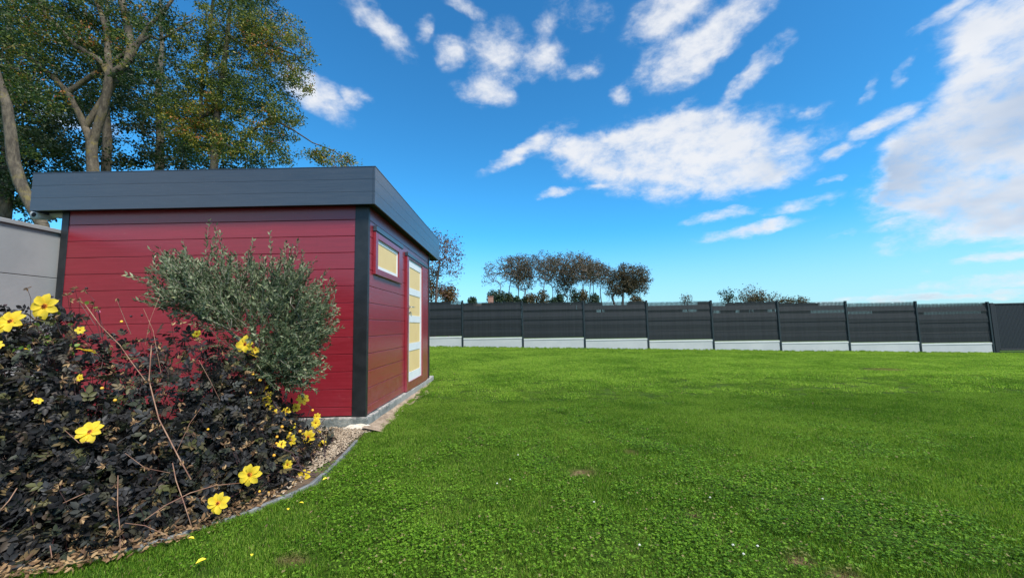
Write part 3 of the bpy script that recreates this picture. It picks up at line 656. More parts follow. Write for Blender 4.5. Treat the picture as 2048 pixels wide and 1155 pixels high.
def clover_patch(name, m, nb, rad):
    parts = []
    a = np.linspace(0, 2 * math.pi, 7)[:-1]
    tv = [(0, 0, 0)] + [(.42 * math.sin(q), .5 + .5 * -math.cos(q), .06) for q in a[1:]]; tv = np.array(tv); tv[3][1] *= .93
    tf = np.array([(0, 1, 2), (0, 2, 3), (0, 3, 4), (0, 4, 5)])
    ang = R.rand(nb) * 6.283; rr = rad * np.sqrt(R.rand(nb)); P = np.stack([rr * np.cos(ang), rr * np.sin(ang), R.uniform(.008, .034, nb)], 1)
    nrm = unit(np.stack([R.normal(size=nb) * .3, R.normal(size=nb) * .3, np.ones(nb)], 1)); a0 = R.rand(nb) * 6.283; S = R.uniform(.0045, .009, nb); rn = R.rand(nb)
    for k in range(3):
        q = a0 + k * 2.094; D = np.stack([np.cos(q), np.sin(q), .1 * np.ones(nb)], 1); D = unit(D - nrm * (D * nrm).sum(1)[:, None] + nrm * .15)
        parts.append(stamp(tv, tf, P, D, S, rn, nrm))
    V, F, r = cat(parts); return bulk(name, V, F, m, r)
def inside_bed(x, y):
    ex = np.interp(y, EDGE[::-1, 1], EDGE[::-1, 0]); inb = (x < ex + 0.03) & (y < 4.6)
    shed_ = (x < -1.60 - 0.0) & (y >= 4.4) & (y < 8.36)
    return inb | shed_
def scatter(name, protos, P, S, W_):
    """one object: instances of the prototype patches on given points (geometry nodes)"""
    me = bpy.data.meshes.new(name); n = len(P); me.vertices.add(n); me.vertices.foreach_set('co', np.asarray(P, np.float32).ravel())
    for nm, tp, val in (('scl', 'FLOAT', S), ('rot', 'FLOAT', R.rand(n) * 6.283), ('idx', 'INT', W_)):
        a = me.attributes.new(nm, tp, 'POINT'); a.data.foreach_set('value', np.asarray(val, np.float32 if tp == 'FLOAT' else np.int32))
    me.update()
    col = bpy.data.collections.new(name + '_kinds')
    for i, q in enumerate(protos): o = bpy.data.objects.new('%s_kind_%02d' % (name, i), q); col.objects.link(o)
    ng = bpy.data.node_groups.new(name, 'GeometryNodeTree'); ng.interface.new_socket('Geometry', in_out='INPUT', socket_type='NodeSocketGeometry'); ng.interface.new_socket('Geometry', in_out='OUTPUT', socket_type='NodeSocketGeometry')
    nn = ng.nodes; gi = nn.new('NodeGroupInput'); go = nn.new('NodeGroupOutput'); ip = nn.new('GeometryNodeInstanceOnPoints'); ci = nn.new('GeometryNodeCollectionInfo')
    ci.inputs[0].default_value = col; ci.inputs['Separate Children'].default_value = True; ci.inputs['Reset Children'].default_value = True
    def na(nm, tp): q = nn.new('GeometryNodeInputNamedAttribute'); q.data_type = tp; q.inputs[0].default_value = nm; return q.outputs[0]
    cx = nn.new('ShaderNodeCombineXYZ'); L = ng.links
    L.new(gi.outputs[0], ip.inputs['Points']); L.new(ci.outputs[0], ip.inputs['Instance']); ip.inputs['Pick Instance'].default_value = True
    L.new(na('idx', 'INT'), ip.inputs['Instance Index']); L.new(na('rot', 'FLOAT'), cx.inputs[2]); L.new(cx.outputs[0], ip.inputs['Rotation']); L.new(na('scl', 'FLOAT'), ip.inputs['Scale'])
    L.new(ip.outputs[0], go.inputs[0])
    o = link(name, me, kind='stuff'); md = o.modifiers.new('scatter', 'NODES'); md.node_group = ng; return o
def build_lawn():
    gs = [(0.37, (0.055, 0.130, 0.012)), (0.46, (0.098, 0.212, 0.017)), (0.525, (0.148, 0.285, 0.024)), (0.62, (0.25, 0.37, 0.055))]
    gm = grass_material('grass_blade', gs); cm = grass_material('clover_leaf', [(0.35, (0.060, 0.145, 0.010)), (0.5, (0.105, 0.225, 0.014)), (0.65, (0.17, 0.31, 0.028))], .3)
    protos = [grass_patch('grass_tuft', gm, 620, .15, .009, .023, .0013) for _ in range(5)] + [clover_patch('clover', cm, 230, .15) for _ in range(3)] + [grass_patch('grass_far', gm, 640, .26, .010, .024, .0028) for _ in range(3)]; mf = grass_material('grass_blade_far_lit', [(p, tuple(np.array(c) * (1.6, 1.45, 1.6))) for p, c in gs], .45)  # far copy brightened: glow of sunlit tips at grazing view put into its colour
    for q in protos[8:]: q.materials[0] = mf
    def field(y0, y1, dens):
        w = y1 * 1.45 + 1.5; st = dens ** -.5; gx, gy = np.meshgrid(np.arange(-w, w, st), np.arange(y0, y1, st)); x = gx.ravel() + R.uniform(-.6, .6, gx.size) * st; y = gy.ravel() + R.uniform(-.6, .6, gx.size) * st
        keep = (np.abs(x) < y * 1.42 + 1.2) & (y > .9) & ~inside_bed(x, y) & (y < 15.95 - 0.08 * x) & ((x > -1.6) | (y < 4.6) | ((y > 8.4) & (x > -6)))
        return x[keep], y[keep]
    X, Y, I, S = [], [], [], []
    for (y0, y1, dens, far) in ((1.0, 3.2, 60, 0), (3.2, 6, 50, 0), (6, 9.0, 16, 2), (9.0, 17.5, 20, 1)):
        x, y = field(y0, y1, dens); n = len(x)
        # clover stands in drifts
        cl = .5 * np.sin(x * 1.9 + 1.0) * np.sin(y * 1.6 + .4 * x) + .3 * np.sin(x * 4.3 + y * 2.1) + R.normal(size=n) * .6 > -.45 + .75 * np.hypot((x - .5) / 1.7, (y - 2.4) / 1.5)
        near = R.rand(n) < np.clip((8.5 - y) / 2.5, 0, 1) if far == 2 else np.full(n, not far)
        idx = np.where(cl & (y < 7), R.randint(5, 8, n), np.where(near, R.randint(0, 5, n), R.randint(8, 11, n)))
        hide = np.zeros(n, bool)
        for p, r in BPOS: hide |= (((x - p[0]) / 1.5) ** 2 + (y - p[1]) ** 2 < (r * .95) ** 2) & (R.rand(n) < .8)
        k = ~hide; X.append(x[k]); Y.append(y[k]); I.append(idx[k]); S.append(R.uniform(.75, 1.2, n)[k])
    X, Y, I, S = map(np.concatenate, (X, Y, I, S)); P = np.stack([X, Y, ground_z(X, Y)], 1)
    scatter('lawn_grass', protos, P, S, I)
    tall = [grass_patch('weed_tuft', gm, 60, .05, .03, .085, .0022) for _ in range(2)]; wp = []
    for k in range(420):
        u = R.uniform(-4, 17.9); wp.append((u, 16.31 - .0802 * u - .10 - abs(R.normal()) * .05))
    for k in range(150):
        wp.append((-1.60 + abs(R.normal()) * .05, R.uniform(4.7, 8.5)))
    for k in range(230):
        q = R.uniform(0, len(EDGE) - 2); i = int(q); e = EDGE[i] + (EDGE[i + 1] - EDGE[i]) * (q - i); wp.append((e[0] + .03 + abs(R.normal()) * .03, e[1] - .02))
    wp = np.array(wp); scatter('edge_grass', tall, np.stack([wp[:, 0], wp[:, 1], ground_z(wp[:, 0], wp[:, 1])], 1), R.uniform(.35, .8, len(wp)) * np.where(wp[:, 1] > 12, 1.1, .7), R.randint(0, 2, len(wp)))
    # lone white clover heads and fallen petals lying on the lawn
    wm = mat('white_blossom', (0.75, 0.75, 0.68), 0.7); mb0 = MB()
    for t in np.linspace(0, 1, 16): pass
    for i in range(60):
        d = unit(R.normal(size=3)); d[2] = abs(d[2]); mb0.tube([d * .001, d * .0065], [.0016, .001], 3)
    head = mb0.mesh('clover_flower', wm)
    sp = [(1036, 909, 'lone white clover flower nearest the shed in the lawn'), (1020, 958, 'white clover flower, upper one of the close pair in the lawn left of centre'), (994, 966, 'small white clover flower, lower one of the close pair in the lawn left of centre'), (1188, 1003, 'white clover flower in the lawn just below the middle bare patch'), (1279, 1089, 'largest white clover flower near the bottom centre of the lawn'), (1487, 1107, 'white clover flower, lowest of the trio in front of the bare spot'), (1466, 1089, 'white clover flower, leftmost of the trio in front of the bare spot'), (1515, 1091, 'white clover flower, rightmost of the trio in front of the bare spot'), (1645, 997, 'white clover flower alone on the right part of the lawn'), (1420, 994, 'white clover flower on the grass in the centre right of the lawn')]
    for (x, y, lb) in sp:
        q = atz(x, y, .035); thing('clover_flower', lb, 'flower', q, 'white clover flowers in the lawn', head)
    pm = mat('yellow_petal', (0.85, 0.66, 0.03), 0.55, (0.9, 0.75, 0.08), 40)
    for k, (x, y, sz, lb) in enumerate([(597, 1005, .035, 'yellow dahlia petal fallen on the grass, nearest the shed corner'), (576, 1019, .03, 'yellow petal lying on the grass below the curved edging'), (413, 1116, .045, 'long yellow petal on the grass in front of the dark bush'), (374, 1076, .04, 'yellow petal at the grass edge against the edging stones'), (503, 1111, .025, 'small yellow petal beside the bare spot in the grass'), (655, 955, .04, 'yellow petal resting on the gravel side of the edging')]):
        p = atz(x, y, .045); tv, tf = LEAF; V, F, r = stamp(tv * [1.2, 1, 3], tf, np.zeros((1, 3)), unit(np.array([[math.cos(k * 2.1), math.sin(k * 2.1), .12]])), np.array([sz]), np.array([.5]), np.array([[0.2, .1, 1.0]]))
        thing('fallen_petal', lb, 'petal', p, 'yellow petals fallen on the lawn', bulk('fallen_petal', V, F, pm, r))
    lm = leafmat('dry_leaf', [(0, (0.16, 0.09, 0.045)), (1, (0.42, 0.30, 0.17))], .8, .2); n = 90
    x = R.uniform(-1.6, 7, n); y = R.uniform(2, 11, n); k = ~inside_bed(x, y); x, y = x[k], y[k]; n = len(x)
    V, F, r = stamp(LEAF[0] * [1.2, 1, 2.5], LEAF[1], np.stack([x, y, ground_z(x, y) + .035], 1), unit(np.stack([R.normal(size=n), R.normal(size=n), R.normal(size=n) * .3], 1)), R.uniform(.015, .035, n), R.rand(n), np.tile([.1, 0, 1.], (n, 1)))
    link('leaf_litter', bulk('leaf_litter', V, F, lm, r), kind='stuff')
build_lawn()

# ------------------------------------------------------------------ big trees behind the shed
def bark(name, a, b, moss=None):
    m = bpy.data.materials.new(name); m.use_nodes = True; N = NT(m.node_tree); bs = N.n['Principled BSDF']
    pos = N.add('ShaderNodeNewGeometry').outputs['Position']
    c = N.mix(N.rng(N.noise(N.mapping(pos, sc=(1, 1, .35)), 9, 6, 0.7), 0.35, 0.65), tuple(a) + (1,), tuple(b) + (1,))
    if moss: c = N.mix(N.rng(N.noise(pos, 3.2, 5, 0.65), 0.52, 0.66, 0, .75), c, tuple(moss) + (1,))
    N.l.new(c, bs.inputs['Base Color']); bs.inputs['Roughness'].default_value = 0.9
    bn = N.add('ShaderNodeBump'); bn.inputs['Strength'].default_value = 0.9; bn.inputs['Distance'].default_value = 0.03
    N.l.new(N.noise(N.mapping(pos, sc=(1, 1, .3)), 22, 5, 0.7), bn.inputs['Height']); N.l.new(bn.outputs[0], bs.inputs['Normal']); return m
def tree_thing(name, label, catg, trunks, attr, leaf_pts, lm, bm_, lsize, seg=.35, rtip=.006, group=None, wander=.1, tmpl=LEAF, spread=.5, per=1, droop=0.0, rmax=.2, power=2.3, leafname='crown', sides=4, up=None):
    Pn, par, rad, fixed, tips = skeleton(trunks, attr, seg, wander, droop)
    base = np.array(trunks[0][0][0][:3]); me, rr = wood_mesh('trunk', Pn - base, par, rad, fixed, bm_, rtip, power, sides, rmax)
    t = thing(name, label, catg, base, group); link('trunk', me, t)
    tp = Pn[tips]
    if leaf_pts is None or isinstance(leaf_pts, int):
        n = leaf_pts or len(tp) * 30; L = tp[R.randint(0, len(tp), n)] + np.clip(R.normal(size=(n, 3)), -2, 2) * spread
    else: L = leaf_pts
    n = len(L); D = unit(R.normal(size=(n, 3)) + np.array([0, 0, -.25 if up is None else up])); clump = tp[R.randint(0, len(tp), 1)][0]
    cl = 0.5 + 0.5 * np.sin(L[:, 0] * 2.3 + L[:, 2] * 1.7) * np.sin(L[:, 2] * 2.9 + L[:, 1] * 1.3)
    rn = np.clip(R.rand(n) * .75 + cl * .25, 0, 1)
    V, F, r = stamp(tmpl[0], tmpl[1], L - base, D, R.uniform(.65, 1.25, n) * lsize, rn)
    link(leafname, bulk(leafname, V, F, lm, r), t, 'stuff'); return t, Pn, tips

def poly(pts, Y, y2=None):
    """limb drawn as (x, y, width in photo pixels) at depth Y; returns xyz + radius"""
    out = []
    for i, (x, y, w) in enumerate(pts):
        yy = Y if y2 is None else Y + (y2 - Y) * i / (len(pts) - 1); q = aty(x, y, yy); out.append((q[0], q[1], q[2], w * yy / FPX / 2 * .86))
    return out
def blob_points(blobs, n):
    w = np.array([b[5] * b[2] * b[3] for b in blobs], float); w /= w.sum(); out = []
    for b, k in zip(blobs, R.multinomial(n, w)):
        c = aty(b[0], b[1], b[4]); s = b[4] / FPX; dep = (b[2] + b[3]) / 2 * s
        p = in_blob(c, (b[2] * s, min(dep, 2.2), b[3] * s), k); out.append(p)
    return np.concatenate(out)
def clustered(blobs, nclu, per, rad):
    c = blob_points(blobs, nclu); p = np.repeat(c, per, 0); return p + unit(R.normal(size=p.shape)) * (R.rand(len(p), 1) ** .6) * rad * np.array([1.2, 1.2, .7]), c
def ground_trunk(pts, Y):
    """adds the hidden foot of a trunk so that it stands on the ground"""
    q = pts[0]; return [(q[0] + .05, q[1], -.1, q[3] * 1.5), (q[0] + .02, q[1], 1.0, q[3] * 1.15)] + pts

def build_big_trees():
    bk = bark('grey_bark', (.050, .040, .030), (.14, .115, .082), (.17, .135, .035)); bd = bark('dark_bark', (.045, .038, .03), (.13, .11, .085), (.13, .12, .05))
    green = leafmat('tree_leaf', [(0, (.016, .034, .011)), (.45, (.033, .068, .016)), (.74, (.065, .115, .02)), (.89, (.17, .18, .03)), (.97, (.34, .27, .03)), (1, (.30, .11, .03))], .45, .35, .5)
    green2 = leafmat('tree_leaf_autumn', [(0, (.020, .040, .013)), (.35, (.042, .08, .018)), (.60, (.085, .13, .022)), (.82, (.21, .22, .03)), (.95, (.42, .33, .035)), (1, (.34, .12, .03))], .45, .38, .6)
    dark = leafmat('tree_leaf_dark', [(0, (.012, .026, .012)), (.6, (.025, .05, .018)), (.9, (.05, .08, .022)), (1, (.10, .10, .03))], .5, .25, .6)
    # forked tree in the middle
    T = [(ground_trunk(poly([(187, 345, 24), (184, 310, 22), (184, 283, 22)], 12), 12), None)]; k = len(T[0][0]) - 1
    T += [(poly([(193, 262, 18), (205, 225, 18), (214, 185, 18), (219, 152, 17)], 12, 11.9), k)]; j = k + 4
    T += [(poly([(170, 255, 14), (158, 228, 14), (135, 185, 13), (104, 152, 12), (60, 118, 14), (18, 96, 12), (-40, 60, 9)], 12, 11.4), k)]
    T += [(poly([(208, 132, 15), (190, 115, 13), (150, 92, 12), (122, 62, 11), (92, 28, 10), (70, -10, 9)], 11.9, 11.2), j)]
    T += [(poly([(236, 140, 16), (256, 122, 17), (262, 90, 17), (252, 40, 16), (243, 0, 15), (235, -70, 12)], 11.9, 12.3), j)]
    T += [(poly([(262, 112, 13), (280, 80, 11), (300, 50, 9), (330, 20, 8), (352, -10, 6)], 12.1, 12.6), j + 1)]
    T += [(poly([(212, 60, 11), (200, 20, 11), (175, -40, 9)], 12.1, 12.6), j)]
    T += [(poly([(300, 72, 7), (318, 80, 6), (345, 68, 5), (372, 48, 4), (392, 38, 3)], 12.3, 12.4), j + 3)]
    bl = [(90, 60, 150, 90, 12, .9), (230, 40, 120, 70, 12.6, .8), (130, -60, 260, 90, 12, .6), (40, 150, 90, 70, 11.6, .7), (250, 170, 60, 70, 12.8, .5), (330, 40, 50, 55, 12.3, .5), (150, 190, 60, 50, 12.8, .4)]
    lp, cc = clustered(bl, 680, 46, .25); lp = np.concatenate([lp, clustered([(80, 180, 90, 50, 11, .5), (150, 60, 120, 60, 11, .8), (255, 150, 50, 40, 11.3, .5), (280, 60, 60, 50, 11.3, .5), (60, 40, 90, 60, 10.8, .8)], 60, 55, .3)[0]])
    tree_thing('forked_tree', 'tall tree with a pale lichen covered trunk forking just above the shed roof', 'tree', T, cc[:170], lp, green, bk, .085, .4, .008, wander=.14, rmax=.09)
    # leaning trunk at the left edge
    T = [(ground_trunk(poly([(95, 520, 24), (85, 450, 24), (62, 408, 24), (42, 370, 24), (28, 325, 24), (22, 270, 22), (14, 210, 20), (-4, 160, 18), (-14, 120, 15), (-30, 40, 12)], 9.6, 9.2), 9.6), None)]
    bl = [(-20, 150, 90, 130, 9.6, .7), (0, 40, 110, 90, 10, .9), (30, 300, 40, 60, 10.6, .5), (-60, -60, 200, 90, 10, .5)]
    lp, cc = clustered(bl, 300, 46, .25)
    tree_thing('leaning_tree', 'tree with a bare curved trunk leaning beside the left end of the shed roof', 'tree', T, cc[:70], lp, green, bk, .075, .4, .008, wander=.12, rmax=.07)
    # slender tree on the right, over the roof
    T = [(ground_trunk(poly([(428, 340, 17), (430, 280, 16), (436, 210, 14), (447, 140, 12), (455, 70, 10), (462, 0, 8), (470, -90, 6)], 13.2, 13.2), 13), None)]; k = len(T[0][0])
    T += [(poly([(470, 300, 8), (500, 265, 7), (540, 235, 6), (590, 262, 4), (625, 285, 3.4), (665, 300, 2.6), (700, 322, 2)], 13.2, 12.6), 3)]
    T += [(poly([(400, 240, 8), (405, 150, 8), (420, 60, 7), (430, -40, 5)], 13.2, 13.6), 4)]
    T += [(poly([(500, 100, 6), (540, 90, 5), (590, 110, 3)], 13.2, 13), 6)]
    bl = [(500, 60, 90, 75, 13.2, 1.0), (560, 110, 70, 60, 13, .75), (470, 180, 100, 60, 13.2, 1.0), (540, 240, 65, 65, 13, .8), (420, 120, 60, 90, 13.4, .9), (400, 260, 80, 65, 13.3, .9),
          (490, 300, 80, 40, 13, .7), (480, -30, 110, 70, 13.2, .8), (590, 165, 35, 40, 13, .5), (560, 310, 45, 25, 12.8, .6), (640, 312, 32, 20, 12.7, .7), (585, 60, 25, 35, 13, .45), (350, 200, 50, 60, 13.2, .5), (688, 322, 26, 12, 12.6, .55)]
    lp, cc = clustered(bl, 1250, 50, .24)
    tree_thing('autumn_tree', 'tall green and yellow tree whose crown hangs over the right half of the shed roof', 'tree', T, cc[:260], lp, green2, bd, .078, .4, .006, wander=.12, rmax=.06)
    # trees further back that close the gaps
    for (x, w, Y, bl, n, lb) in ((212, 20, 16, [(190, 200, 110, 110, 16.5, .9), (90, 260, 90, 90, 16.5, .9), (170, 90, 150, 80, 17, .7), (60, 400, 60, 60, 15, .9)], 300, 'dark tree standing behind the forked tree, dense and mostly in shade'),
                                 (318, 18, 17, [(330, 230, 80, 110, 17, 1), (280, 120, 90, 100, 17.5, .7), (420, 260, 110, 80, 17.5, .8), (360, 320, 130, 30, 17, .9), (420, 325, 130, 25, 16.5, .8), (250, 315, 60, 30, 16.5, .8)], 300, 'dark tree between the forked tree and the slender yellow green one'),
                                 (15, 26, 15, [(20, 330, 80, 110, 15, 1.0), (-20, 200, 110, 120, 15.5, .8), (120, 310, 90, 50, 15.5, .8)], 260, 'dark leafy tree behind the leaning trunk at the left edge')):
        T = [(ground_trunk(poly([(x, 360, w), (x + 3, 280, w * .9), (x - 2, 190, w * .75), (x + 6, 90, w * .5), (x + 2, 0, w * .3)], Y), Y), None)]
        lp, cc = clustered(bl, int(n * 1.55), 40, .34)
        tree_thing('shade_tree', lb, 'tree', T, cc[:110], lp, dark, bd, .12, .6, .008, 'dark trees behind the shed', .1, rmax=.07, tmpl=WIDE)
build_big_trees()

# ------------------------------------------------------------------ small cherry and shrubs behind the fence by the shed
def build_mid_trees():
    bd = MATS.get('twig') or mat('twig', (.07, .05, .045), .9, (.13, .1, .08), 8)
    rl = leafmat('purple_leaf', [(0, (.07, .03, .035)), (.5, (.14, .07, .06)), (.8, (.22, .12, .06)), (1, (.16, .16, .05))], .5, .3)
    T = [([(*(aty(868, 600, 18.5) * [1, 1, 0] + [0, 0, .2]), .07), (*aty(872, 600, 18.5), .06), (*aty(874, 560, 18.5), .05), (*aty(880, 520, 18.5), .035)], None)]
    bl = [(880, 520, 38, 40, 18.5, 1), (890, 490, 35, 25, 18.5, .9), (905, 530, 24, 30, 18.5, .7), (870, 470, 18, 16, 18.5, .5), (915, 500, 18, 22, 18.5, .5), (890, 580, 28, 20, 18.5, .5)]
    cc = blob_points(bl, 120)
    tree_thing('cherry_tree', 'thin airy tree with sparse purple leaves rising behind the fence beside the shed', 'tree', T, np.concatenate([cc, blob_points(bl, 130)]), 1900, rl, bd, .085, .3, .007, tmpl=WIDE, spread=.12, wander=.08, rmax=.05)
    ol = leafmat('orange_leaf', [(0, (.07, .045, .015)), (.5, (.15, .085, .02)), (1, (.26, .14, .03))], .6, .3)
    for (x, y, rx, ry, lb) in ((862, 572, 16, 36, 'orange brown shrub showing over the fence right beside the shed corner'), (897, 588, 14, 14, 'low reddish shrub over the fence under the thin purple tree')):
        c = aty(x, y, 19); T = [([(c[0], c[1], 0.2, .05), (c[0], c[1], c[2] - .3, .03)], None)]
        tree_thing('autumn_shrub', lb, 'shrub', T, in_blob(c, np.array([rx, 16, ry]) * 19 / FPX, 40), 1500, ol, bd, .09, .3, .006, tmpl=WIDE, spread=.14, group='autumn shrubs behind the fence')
build_mid_trees()

# ------------------------------------------------------------------ far trees
def build_far():
    bk = mat('far_bark', (.10, .085, .08), .9, (.17, .15, .14), 2)
    br = leafmat('russet_leaf', [(0, (.034, .032, .018)), (.5, (.075, .062, .032)), (1, (.135, .105, .052))], .7, .25)
    Y = 85.0; u = Y / FPX
    spec = [(1017, 601, 513, 40, 'first tall umbrella crowned tree at the left end of the far row'), (1036, 601, 508, 26, ''), (1045, 601, 530, 14, ''), (1053, 603, 506, 30, ''), (1088, 601, 504, 32, ''), (1105, 602, 508, 22, ''),
            (1113, 602, 504, 32, ''), (1127, 602, 545, 14, ''), (1137, 602, 530, 16, ''), (1146, 602, 504, 34, ''), (1163, 602, 503, 24, ''), (1168, 602, 505, 26, ''), (1181, 602, 515, 30, ''), (1186, 602, 516, 28, ''), (1204, 602, 524, 26, '')]
    for i, (x, yb, yt, rw, lb) in enumerate(spec):
        dy = R.uniform(-5, 5); Yt = Y + dy; b = aty(x, 605, Yt); b[2] = 0; top = aty(x, yt, Yt)[2]; lean = R.normal() * .25; w = .17 + .04 * R.rand()
        h = top; mid = h * R.uniform(.42, .56)
        T = [([(b[0], b[1], 0, w), (b[0] + lean * .3, b[1], mid * .6, w * .75), (b[0] + lean, b[1], mid, w * .55)], None)]
        if rw > 22: T += [([(b[0] + lean + (R.rand() - .5) * 1.6, b[1], mid + (h - mid) * .45, w * .35)], 2)]
        n = int(80 + rw * 4.2); ang = R.rand(n) * 6.283; q = np.sqrt(R.rand(n)); rx = rw * u
        shell = R.rand(n) ** .6; rx *= 1.25; cx = b[0] + lean + q * np.cos(ang) * rx; cy = b[1] + q * np.sin(ang) * rx * .8
        cz = mid + (h - mid) * np.clip((1 - .30 * q ** 2) * (.30 + .70 * shell), .05, 1)
        A = np.stack([cx, cy, cz], 1)
        names = ['', 'second', 'third', 'fourth', 'fifth', 'sixth', 'seventh', 'eighth', 'ninth', 'tenth', 'eleventh', 'twelfth', 'thirteenth', 'fourteenth', 'fifteenth']
        kind = 'small thin' if rw < 20 else 'slim' if rw < 27 else 'broad umbrella crowned'
        tree_thing('row_tree', lb or '%s tree, %s trunk from the left in the far row above the fence' % (kind, names[i]), 'tree', T, A, int(n * 9), br, bk, .27, .9, .036, 'far row of tall thin trees', .09, WIDE, .32, rmax=w * .5, sides=2, up=.1)
    # the full brown tree closing the row
    b = aty(1245, 605, Y); b[2] = 0; top = aty(1255, 526, Y)[2]
    T = [([(b[0], b[1], 0, .34), (b[0], b[1], top * .35, .3), (b[0] + .2, b[1], top * .55, .2)], None), (poly([(1226, 600, 5), (1224, 592, 5), (1232, 585, 4)], Y), 0)]
    bl = [(1258, 550, 42, 22, Y, 1.2), (1240, 570, 38, 20, Y, 1), (1262, 576, 36, 18, Y, .8), (1285, 560, 18, 22, Y, .6), (1226, 588, 16, 10, Y, .4), (1275, 590, 16, 10, Y, .3)]
    tree_thing('brown_oak', 'full rounded russet brown tree closing the right end of the far row', 'tree', T, blob_points(bl, 420), 12000, br, bk, .30, 1.0, .03, None, .08, WIDE, .36, rmax=.15, sides=2)
    # dark evergreens and brown scrub at the foot of the row
    ev = leafmat('evergreen_leaf', [(0, (.012, .028, .016)), (.6, (.022, .05, .02)), (1, (.05, .085, .03))], .6, .15)
    ob = leafmat('scrub_leaf', [(0, (.03, .03, .012)), (.5, (.07, .055, .02)), (1, (.13, .09, .03))], .6, .15)
    S = [(945, 599, 10, 6, ev, 'small pointed dark evergreen, the one on its own left of the far row'), (985, 590, 12, 14, ev, 'dark evergreen at the far left foot of the tall row'), (1000, 590, 13, 12, ev, 'dark evergreen between the two nearest the dead tree'), (1015, 592, 14, 10, ev, 'evergreen beneath the first tall tree of the row'),
         (1020, 597, 9, 7, ob, 'orange brown bush beneath the first tall tree of the row'), (1034, 598, 8, 5, ev, 'low dark bush under the second tall tree'), (1062, 594, 14, 9, ob, 'olive brown bush under the fourth tall tree'), (1085, 590, 14, 13, ob, 'rounded brown bush under the middle of the row'),
         (1050, 599, 8, 5, ev, 'low dark bush left of the rounded brown one'), (1120, 595, 9, 8, ev, 'small dark evergreen right of the rounded brown bush'), (1108, 600, 10, 4, ev, 'flat dark bush in the gap in the middle of the row'), (1150, 588, 12, 15, ev, 'tallest dark evergreen under the right half of the row'),
         (1166, 589, 12, 13, ob, 'olive bush leaning on the tallest evergreen'), (1188, 594, 12, 9, ev, 'dark bush left of the russet tree'), (1272, 599, 14, 6, ob, 'low bush at the right foot of the russet tree')]
    for (x, y, rx, ry, m, lb) in S:
        Yb = 70; c = aty(x, y + 3, Yb); s = Yb / FPX; T = [([(c[0], c[1], 0, .12), (c[0], c[1], c[2], .06)], None)]
        a = in_blob(c, np.array([rx, rx * .8, ry + 3]) * s, 34); body = in_blob(c - np.array([0, 0, ry * s * .3]), np.array([rx, rx, ry + 6]) * s, 900)
        tree_thing('evergreen_bush' if m is ev else 'brown_bush', lb, 'bush', T, a, body, m, bk, .30, .8, .02, 'bushes below the far row of trees', .06, WIDE, rmax=.1)
    # dead tree at the left of the row
    P = poly([(994, 598, 3), (999, 585, 2.6), (1002, 574, 2.2), (999, 566, 1.8), (993, 560, 1.2)], 78); P = [(P[0][0] - .2, P[0][1], 0, .16)] + P
    A = [aty(x, y, 78) for x, y in ((988, 557), (996, 573), (1006, 570), (992, 576), (1004, 580))]
    Pn, par, rad, fx, tips = skeleton([(P, None)], A, .6); base = np.array(P[0][:3]); me, _ = wood_mesh('dead_tree', Pn - base, par, rad, fx, bk, .025, 2.3, 3, .08)
    thing('dead_tree', 'bare crooked dead tree left of the far row', 'tree', base, None, me)
    # brick chimney with the roof under it, just clearing the fence
    brick = mat('chimney_brick', (.25, .12, .09), .9, (.34, .19, .15), 6); rt = mat('roof_tile', (.10, .07, .06), .9)
    q = aty(982, 597, 60); h = thing('far_house', 'low house whose brick chimney just clears the fence left of the far trees', 'house', (q[0], q[1], 0))
    mb = MB(); mb.box((-4, -2.6, -.2), (4, 2.6, 2.2)); link('wall', mb.mesh('wall', mat('house_wall', (.4, .38, .35), .9)), h)
    zr = q[2] - .75; mb = MB(); mb.add([(-4.2, -2.9, 2.2), (4.2, -2.9, 2.2), (4.2, 2.9, 2.2), (-4.2, 2.9, 2.2), (-4.2, 0, zr), (4.2, 0, zr)], [(0, 1, 5, 4), (2, 3, 4, 5), (1, 2, 5), (3, 0, 4)]); rf = link('roof', mb.mesh('roof', rt), h)
    mb = MB(); mb.box((-.45, -.3, zr - .6), (.35, .3, zr + 1.05)); mb.box((-.5, -.35, zr + 1.052), (.4, .35, zr + 1.13)); link('chimney', mb.mesh('chimney', brick), rf)
    # group further right
    Y2 = 150.0
    G = [(1375, 595, 12, 6, br, 220, 'thin pale treetop peeking over the fence right of the russet tree'), (1457, 590, 18, 13, ev, 700, 'dark leafy tree at the left of the distant clump'), (1500, 582, 26, 16, br, 330, 'bare airy tree rising highest in the distant clump'),
         (1510, 592, 32, 12, ob, 1500, 'dense brown domed tree in the middle of the distant clump'), (1545, 592, 14, 10, br, 240, 'thin bare tree at the right of the distant clump'), (1575, 600, 18, 7, ob, 800, 'low green brown tree right of the distant clump'), (1603, 601, 14, 6, ob, 600, 'lowest green brown tree at the right end of the distant clump')]
    for (x, y, rx, ry, m, n, lb) in G:
        c = aty(x, y + 4, Y2); s = Y2 / FPX; T = [([(c[0], c[1], 0, .3), (c[0], c[1], max(c[2] - ry * s * .5, 1), .2)], None)]
        A = in_blob(c, np.array([rx, rx * .7, ry + 4]) * s, 70)
        tree_thing('distant_tree', lb, 'tree', T, A, n, m, bk, .55, 1.6, .045, 'distant trees over the fence', .06, WIDE, .6, rmax=.15, sides=2)
build_far()

